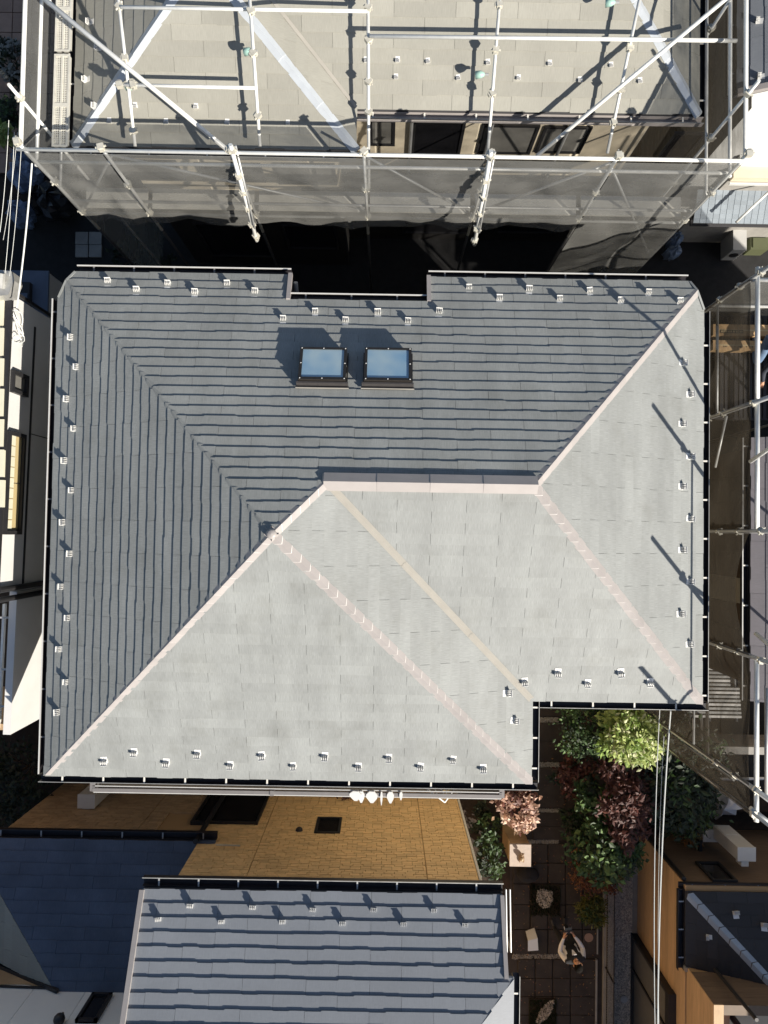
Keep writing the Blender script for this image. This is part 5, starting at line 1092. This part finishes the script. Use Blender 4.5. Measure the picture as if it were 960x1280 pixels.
for k in range(420):
    p = U(rr.uniform(642, 746), 885 + 405 * rr.random() ** .8, .06); a = rr.uniform(0, 6.28); q = rr.uniform(.012, .03); c_, s_ = math.cos(a) * q, math.sin(a) * q; z = .062 + rr.random() * .006
    mb.add([(p.x - c_, p.y - s_, z), (p.x + s_ * .5, p.y - c_ * .5, z + .006), (p.x + c_, p.y + s_, z + .003), (p.x - s_ * .5, p.y + c_ * .5, z + .008)], [(0, 1, 2), (0, 2, 3)], rr.randrange(3))
o = mb.build('leaf_litter', [O1, B1, leafmat('leaf_dead', (.16, .11, .06))]); tag(o, 'scattered dead leaves lying on the dark garden paving', 'fallen leaves', None, 'stuff')
# wire fence along the gravel
fx0, fx1 = 5.2, 5.26; fy0, fy1 = U(765, 1098, 0).y, -13.
fe = thing('fence', (fx0, (fy0 + fy1) / 2, 0), 'dark wire mesh fence between the path and the gravel strip', 'fence')
m_ = MB(); m_.box((fx0 - .06, fy1, 0), (fx0 + .06, fy0, .1)); m_.build('kerb', M_CONC, fe)
k = 0; y = fy0
while y > fy1: m_ = MB(); m_.tube([V((fx0, y, .1)), V((fx0, y, .66))], .025, 8); m_.build('post', M_DARKT, fe); y -= 1.95
for z in (.16, .64): m_ = MB(); m_.tube([V((fx0, fy0, z)), V((fx0, fy1, z))], .014, 6); m_.build('rail', M_DARKT, fe)
mb = MB(); y = fy0
while y > fy1: mb.box((fx0 - .003, y - .003, .16), (fx0 + .003, y + .003, .63)); y -= .055
z = .2
while z < .62: mb.box((fx0 + .004, fy1, z - .003), (fx0 + .009, fy0, z + .003)); z += .055
o = mb.build('mesh_panel', M_STEEL, fe); o['kind'] = 'stuff'
# overhead service cables from the large house towards the lower right
for i, (a_, b_, r_) in enumerate((((825, 880), (819, 1300), .007), ((839, 880), (822, 1300), .012), ((830, 920), (824, 1300), .004))):
    p, q = U(*a_, 5.2), U(*b_, 5.9); n = 14; m_ = MB(); m_.tube([p.lerp(q, t / n) - V((0, 0, .12 * 4 * (t / n) * (1 - t / n))) for t in range(n + 1)], r_, 6)
    tag(m_.build('cable', M_WIRE), ['left of the pale overhead cables crossing the garden', 'thickest of the overhead cables crossing the garden, on the right at the roof', 'thinnest overhead cable, between the other two over the garden'][i], 'cable')

# ------------------------------------------------------------------ shaded yard above the large roof
gy = MB(); gy.quad((-9, 3.2, .006), (12, 3.2, .006), (12, 7.6, .006), (-9, 7.6, .006)); struct(gy, 'gap_shade_sheet', M_YARDSHADE)
sl2 = thing('stepping_slabs', (U(110, 303, 0).x, U(110, 303, 0).y, 0), 'four grey paving slabs in the dark yard left of the top scaffold', 'paving slabs')
for x in (94, 111):
    for y in (290, 306): a_, b_ = U(x, y + 15, .05), U(x + 16, y, .05); m_ = MB(); m_.box((a_.x, a_.y, 0), (b_.x, b_.y, .05)); m_.build('slab', M_CONC, sl2)
def bag(px, py, z, rx, ry, rz, m, lab, cat='bag', group=None):
    c = U(px, py, z); rr = random.Random(int(px * 7 + py)); mb = MB(); k, n = 16, 10; vs = []
    for i in range(n + 1):
        th = math.pi * i / n
        for j in range(k):
            ph = 2 * math.pi * j / k; q = 1 + .14 * math.sin(5 * ph + 3 * th) + rr.uniform(-.09, .09); vs.append(c + V((rx * math.sin(th) * math.cos(ph) * q, ry * math.sin(th) * math.sin(ph) * q, rz * math.cos(th) * q)))
    mb.add(vs, [(i * k + j, (i + 1) * k + j, (i + 1) * k + (j + 1) % k, i * k + (j + 1) % k) for i in range(n) for j in range(k)])
    return tag(mb.build('tarp_bundle', m), lab, cat, group)
bag(32, 222, .5, .34, .30, .4, M_TARPB, 'larger blue tarp bundle below the left corner of the top scaffold', 'tarp'); bag(27, 268, .5, .26, .28, .4, M_TARPB, 'lower blue tarp bundle behind the thick white cable', 'tarp'); bag(28, 198, .4, .2, .14, .3, M_TARPB, 'small blue tarp corner under the edge of the top scaffold', 'tarp')
bag(70, 252, .5, .42, .42, .4, M_TARPK, 'shiny black tarp heap right of the blue bundles', 'tarp'); bag(50, 250, .5, .2, .3, .35, M_TARPK, 'narrow black tarp heap between the blue bundles and the large black heap', 'tarp')
bag(842, 300, .4, .16, .16, .3, M_TARPB, 'blue bundle right of the top scaffold net, in the shade', 'tarp'); bag(840, 316, .4, .18, .12, .3, M_TARPB, 'lower blue bundle right of the top scaffold net, in the shade', 'tarp')
# pink tiled terrace at the upper left
te_ = MB(); te_.box((-9.5, 8.2, 0), (-5.35, 13, .03)); te_ = struct(te_, 'terrace', M_SOIL)
for i in range(9):
    for j in range(9):
        x0, y0 = -9.4 + i * .45, 8.25 + j * .48
        if U(0, 0, 0).x - 1 < x0: m_ = MB(); m_.box((x0, y0, .031), (x0 + .43, y0 + .46, .06)); m_.build('paving_tile', M_PAVER, te_)

# ------------------------------------------------------------------ north-east corner
ne = thing('house', (7.5, 7, 0), 'dark slate roofed house with a white gable in the upper right corner', 'house')
c0 = U(925, 132, 5.2); m_ = MB(); zz = 5.0
rp = [U(940, 118, 5.2), U(940, -20, 5.2)]; e0, e1_ = V((rp[0].x - .25, rp[0].y, 5.2)), V((rp[1].x - .25, rp[1].y + .4, 5.2))
er2 = [e1_, e0, e0 + V((2.5, 0, 1.1)), e1_ + V((2.5, 0, 1.1))]; pNE = plane3(*er2[:3]); deck(m_, er2, None); nrf = m_.build('roof', M_UNDER, ne, fix=True)
q = Slates(); q.plane(er2, e1_, e0, .2, .91, M_SLATE_S, lift=.012); q.finish(nrf); guards(nrf, [(948, 26), (950, 96)], pNE, (0, 1, 0))
gutter(ne, e1_, e0, (-1, 0, 0), brk=.8); m_ = MB(); m_.bar(e0 + V((0, 0, .04)), e0 + V((2.5, 0, 1.14)), .09, .08); m_.build('verge_trim', M_CAP, nrf)
ygn = e0.y - .1
wallbox(ne, 'wall', (e0.x + .35, ygn, 0), (11, ygn + 5, 5.0), M_WHITE)
wf = MB(); a_, b_ = U(925, 198, 3.6), U(1000, 140, 3.6); wf.box((a_.x, a_.y, 3.4), (b_.x, ygn - .01, 3.6)); wf.build('flat_roof', M_WHITE, ne)
a_, b_ = U(917, 222, 3.2), U(1000, 205, 3.2); m_ = MB(); m_.box((a_.x, a_.y, 3.05), (b_.x, b_.y + .3, 3.2)); m_.build('cream_ledge', M_CREAM, ne)
m_ = MB(); m_.box((a_.x, a_.y - .05, 3.0), (b_.x, a_.y - .02, 3.06)); m_.build('gutter', M_PIPE, ne)
wallbox(ne, 'wall', (a_.x + .05, a_.y + .1, 0), (11, a_.y + 3, 2.98), M_CONC)
a_, b_ = U(866, 279, 2.3), U(1000, 240, 2.5); zr0, zr1 = 2.3, 2.5; lt = MB(); lt.box((a_.x, a_.y, 2.15), (b_.x, b_.y + .1, 2.2)); lt = lt.build('lean_to', M_UNDER, ne)
nx_, ny_ = 16, 7; tx = (b_.x - a_.x) / nx_; ty_ = (b_.y - a_.y) / ny_
for j in range(ny_):
    for i in range(nx_):
        z0 = zr0 + (zr1 - zr0) * j / ny_; m_ = MB(); x0, y0 = a_.x + i * tx, a_.y + j * ty_
        m_.obox((x0 + .004, y0 + .002, z0), (tx - .008, 0, 0), (0, ty_ + .012, .02), (0, 0, .02)); m_.build('roof_tile', mat('tile_pale_blue', (.25, .29, .33), .6, noise=(6, .08), var=.08), lt)
pole(ne, U(920, 278, 2.7), U(965, 236, 2.9), 'rail', M_PIPE)
# air conditioner and clutter in the shaded corner
p = U(925, 296, .7); t = thing('air_conditioner', (p.x, p.y, 0), 'grey outdoor air conditioner unit in the dark yard below the tiled lean-to', 'air conditioner')
m_ = MB(); m_.box((p.x - .15, p.y - .3, .1), (p.x + .15, p.y + .3, .7)); m_.build('cabinet', M_WGREY, t); m_ = MB(); m_.tube([V((p.x, p.y - .302, .42)), V((p.x, p.y - .32, .42))], .1, 16); m_.build('fan_guard', M_DARKT, t)
p = U(948, 305, .3); m_ = MB(); m_.box((p.x - .2, p.y - .15, .0), (p.x + .2, p.y + .15, .35)); m_.box((p.x - .16, p.y - .11, .35), (p.x + .16, p.y + .11, .38)); tag(m_.build('crate', mat('crate_olive', (.09, .10, .05), .6)), 'small olive crate beside the outdoor air conditioner', 'crate')

# ------------------------------------------------------------------ people
M_SKIN = mat('skin', (.55, .30, .19), .5); M_SHIRT = mat('shirt_white', (.72, .72, .75), .85, noise=(14, .08), bump=(25, .4)); M_VEST = mat('vest_black', (.012, .012, .015), .8, bump=(25, .5))
M_TROU = mat('trousers_black', (.014, .014, .018), .85, bump=(25, .4)); M_SHOE = mat('shoe_dark', (.03, .03, .035), .6); M_HAIR = mat('hair_black', (.008, .007, .006), .9, spec=.1)
M_JEAN = mat('jeans_blue', (.10, .16, .26), .85, noise=(20, .2), bump=(25, .4)); M_JACK = mat('jacket_navy', (.03, .035, .05), .8, bump=(25, .4)); M_HELM = mat('helmet_mint', (.45, .62, .50), .3); M_BAND = mat('helmet_band', (.05, .35, .16), .4)
def person(loc, rz, J, E_, zones, mats, label):
    """one continuous skinned body; zones: (bone a, bone b, material index)"""
    t = thing('person', loc, label, 'person'); M4 = Matrix.Translation(V(loc)) @ Matrix.Rotation(rz, 4, 'Z')
    names = list(J); me = bpy.data.meshes.new('body'); me.from_pydata([J[k][0] for k in names], [(names.index(a), names.index(b)) for a, b in E_], [])
    o = bpy.data.objects.new('tmp', me); COL.objects.link(o); md = o.modifiers.new('s', 'SKIN'); md.use_smooth_shade = True
    for i, k in enumerate(names):
        sv = me.skin_vertices[0].data[i]; r = J[k][1]; sv.radius = r if isinstance(r, tuple) else (r, r); sv.use_root = (i == 0)
    ss = o.modifiers.new('d', 'SUBSURF'); ss.levels = 2; ss.render_levels = 2
    dg = bpy.context.evaluated_depsgraph_get(); me2 = bpy.data.meshes.new_from_object(o.evaluated_get(dg)); bpy.data.objects.remove(o)
    for m in mats: me2.materials.append(m)
    segs = [(V(J[a][0]), V(J[b][0]), mi) for a, b, mi in zones]
    for p in me2.polygons:
        c = p.center; best = 9; p.use_smooth = True
        for a, b, mi in segs:
            d = b - a; s_ = max(0, min(1, (c - a).dot(d) / d.length_squared)); q = (c - a - d * s_).length
            if q < best: best = q; p.material_index = mi
    b = bpy.data.objects.new('body', me2); COL.objects.link(b); attach(b, t, M4); WL[b.name] = V(loc)
    return t, M4
def hand(J, E_, Z, side, wrist, fw, inw, mi):
    """palm with four unequal curled fingers and a thumb; fw = along the palm, inw = towards the grip"""
    w_ = V(J[wrist][0]); fw, inw = V(fw).normalized(), V(inw).normalized(); ac = fw.cross(inw).normalized(); pn = 'palm' + side
    J[pn] = (tuple(w_ + fw * .05), (.020, .030)); E_.append((wrist, pn)); Z.append((wrist, pn, mi))
    for i, (o, L) in enumerate(((-.030, .068), (-.010, .078), (.010, .072), (.030, .056))):
        a, b, c = ['f%s%d%s' % (side, i, x) for x in 'abc']
        J[a] = (tuple(w_ + fw * .09 + ac * o), .0095); J[b] = (tuple(w_ + fw * (.09 + L * .55) + ac * o + inw * .012), .0085); J[c] = (tuple(w_ + fw * (.09 + L * .75) + ac * o + inw * .04), .0075)
        E_ += [(pn, a), (a, b), (b, c)]; Z += [(pn, a, mi), (a, b, mi), (b, c, mi)]
    J['t%sa' % side] = (tuple(w_ + fw * .045 + ac * -.035 + inw * .02), .0105); J['t%sb' % side] = (tuple(w_ + fw * .085 + ac * -.04 + inw * .045), .009)
    E_ += [(pn, 't%sa' % side), ('t%sa' % side, 't%sb' % side)]; Z += [(pn, 't%sa' % side, mi), ('t%sa' % side, 't%sb' % side, mi)]
J = {'pelvis': ((0, 0, .93), (.16, .11)), 'waist': ((0, .0, 1.10), (.15, .10)), 'chest': ((0, .0, 1.30), (.17, .11)), 'neckb': ((0, -.005, 1.44), .06), 'neck': ((0, .015, 1.50), .05), 'jaw': ((0, .045, 1.555), (.062, .075)), 'head': ((0, .03, 1.63), (.075, .092)), 'crown': ((0, .015, 1.70), (.05, .06))}
E_ = [('pelvis', 'waist'), ('waist', 'chest'), ('chest', 'neckb'), ('neckb', 'neck'), ('neck', 'jaw'), ('jaw', 'head'), ('head', 'crown')]
Z = [('pelvis', 'waist', 1), ('waist', 'chest', 1), ('chest', 'neckb', 1), ('neck', 'jaw', 2), ('jaw', 'head', 2), ('head', 'crown', 2)]
for s_, x in (('l', -1), ('r', 1)):
    J['sh' + s_] = ((x * .175, 0, 1.39), .066); J['el' + s_] = ((x * .245, .03, 1.12), .054); J['fa' + s_] = ((x * .19, .17, 1.11), .046); J['wr' + s_] = ((x * .115, .305, 1.12), .028)
    J['hip' + s_] = ((x * .095, 0, .87), .095); J['kn' + s_] = ((x * .115, .03, .48), .062); J['ca' + s_] = ((x * .12, -.01, .32), .058); J['an' + s_] = ((x * .125, -.03, .09), .042); J['to' + s_] = ((x * .15, .13, .045), (.045, .032))
    E_ += [('chest', 'sh' + s_), ('sh' + s_, 'el' + s_), ('el' + s_, 'fa' + s_), ('fa' + s_, 'wr' + s_), ('pelvis', 'hip' + s_), ('hip' + s_, 'kn' + s_), ('kn' + s_, 'ca' + s_), ('ca' + s_, 'an' + s_), ('an' + s_, 'to' + s_)]
    Z += [('chest', 'sh' + s_, 1), ('sh' + s_, 'el' + s_, 0), ('el' + s_, 'fa' + s_, 0), ('fa' + s_, 'wr' + s_, 0), ('pelvis', 'hip' + s_, 3), ('hip' + s_, 'kn' + s_, 3), ('kn' + s_, 'an' + s_, 3), ('an' + s_, 'to' + s_, 4)]
    hand(J, E_, Z, s_, 'wr' + s_, (-x * .35, 1, .1), (-x, .1, -.2), 2)
pb = U(698, 1153, .05); RZ = R(10)
per, PM = person((pb.x, pb.y, .05), RZ, J, E_, Z, [M_SHIRT, M_VEST, M_SKIN, M_TROU, M_SHOE], 'person in a black vest and white sleeves standing on the path holding a controller')
def onbody(mb, PM): mb.v = [PM @ x for x in mb.v]; return mb
m_ = MB(); m_.blob((0, -.012, 1.655), (.088, .098, .085), 16, 10, .02); onbody(m_, PM).build('hair', M_HAIR, per, smooth=True)
m_ = MB(); m_.blob((0, .135, 1.60), (.014, .022, .024), 8, 6); onbody(m_, PM).build('nose', M_SKIN, per, smooth=True)
for x in (-.032, .032): m_ = MB(); m_.blob((x, .118, 1.632), (.013, .009, .008), 8, 5); onbody(m_, PM).build('eye', M_HAIR, per, smooth=True)
m_ = MB(); m_.blob((0, .118, 1.562), (.026, .010, .007), 8, 5); onbody(m_, PM).build('mouth', M_RUST, per, smooth=True)
for x in (-.082, .082): m_ = MB(); m_.blob((x, .02, 1.61), (.012, .022, .034), 8, 6); onbody(m_, PM).build('ear', M_SKIN, per, smooth=True)
m_ = MB(); m_.prism([(-.05, .115, 1.43), (.05, .115, 1.43), (.012, .125, 1.27), (-.012, .125, 1.27)], (0, .008, 0)); onbody(m_, PM).build('shirt_front', M_SHIRT, per, fix=True)
cp = PM @ V((0, .44, 1.14)); ctl = thing('controller', cp, 'black drone controller with a screen held in both hands', 'controller')
m_ = MB(); m_.box((-.085, .39, 1.10), (.085, .475, 1.145)); m_.box((-.08, .372, 1.095), (-.05, .389, 1.135)); m_.box((.05, .372, 1.095), (.08, .389, 1.135)); onbody(m_, PM).build('grip', M_DARKT, ctl)
m_ = MB(); m_.obox((-.075, .48, 1.15), (.15, 0, 0), (0, .075, .05), (0, -.004, .008)); onbody(m_, PM).build('screen', mat('screen_grey', (.10, .12, .13), .1), ctl)
for x in (-.05, .05): m_ = MB(); m_.tube([V((x, .43, 1.146)), V((x, .43, 1.17))], .008, 8); onbody(m_, PM).build('stick', M_STEEL, ctl)
for x in (-.07, .07): m_ = MB(); m_.tube([V((x, .476, 1.13)), V((x * 1.2, .60, 1.22))], .006, 6); onbody(m_, PM).build('antenna', M_LAUND if x < 0 else M_DARKT, ctl)
# worker kneeling on the deck
J = {'pelvis': ((0, -.22, .50), (.16, .12)), 'waist': ((0, -.04, .60), (.14, .11)), 'chest': ((0, .16, .68), (.165, .12)), 'neckb': ((0, .28, .72), .065), 'neck': ((0, .33, .72), .052), 'jaw': ((0, .385, .69), (.062, .07)), 'head': ((0, .41, .75), (.075, .09)), 'crown': ((0, .42, .82), (.05, .06))}
E_ = [('pelvis', 'waist'), ('waist', 'chest'), ('chest', 'neckb'), ('neckb', 'neck'), ('neck', 'jaw'), ('jaw', 'head'), ('head', 'crown')]
Z = [('pelvis', 'waist', 0), ('waist', 'chest', 0), ('chest', 'neckb', 0), ('neck', 'jaw', 2), ('jaw', 'head', 2), ('head', 'crown', 2)]
for s_, x in (('l', -1), ('r', 1)):
    J['sh' + s_] = ((x * .175, .2, .67), .066); J['el' + s_] = ((x * .25, .33, .42), .05); J['wr' + s_] = ((x * .16, .45, .22), .03)
    J['hip' + s_] = ((x * .11, -.22, .46), .10); J['kn' + s_] = ((x * .17, .12, .10), .072); J['ca' + s_] = ((x * .16, -.15, .08), .062); J['an' + s_] = ((x * .15, -.36, .07), .045); J['to' + s_] = ((x * .15, -.50, .05), (.045, .036))
    E_ += [('chest', 'sh' + s_), ('sh' + s_, 'el' + s_), ('el' + s_, 'wr' + s_), ('pelvis', 'hip' + s_), ('hip' + s_, 'kn' + s_), ('kn' + s_, 'ca' + s_), ('ca' + s_, 'an' + s_), ('an' + s_, 'to' + s_)]
    Z += [('chest', 'sh' + s_, 0), ('sh' + s_, 'el' + s_, 0), ('el' + s_, 'wr' + s_, 0), ('pelvis', 'hip' + s_, 1), ('hip' + s_, 'kn' + s_, 1), ('kn' + s_, 'an' + s_, 1), ('an' + s_, 'to' + s_, 3)]
    hand(J, E_, Z, s_, 'wr' + s_, (0, .7, -.6), (-x * .3, 0, -1), 2)
wp_ = U(955, 461, 4.3); wk, WM = person((wp_.x + .2, wp_.y + .3, deckz + .035), R(186), J, E_, Z, [M_JACK, M_JEAN, M_SKIN, M_WGREY], 'person in jeans and a mint green helmet kneeling on the right scaffold')
m_ = MB(); m_.blob((0, .41, .79), (.105, .13, .085), 18, 10); onbody(m_, WM).build('helmet', M_HELM, wk, smooth=True)
for yy in (.37, .44): m_ = MB(); m_.tube([V((.108 * math.cos(a) * .98, yy, .79 + .092 * math.sin(a))) for a in [math.pi * i / 12 for i in range(13)]], .008, 6); onbody(m_, WM).build('helmet_stripe', M_BAND, wk)
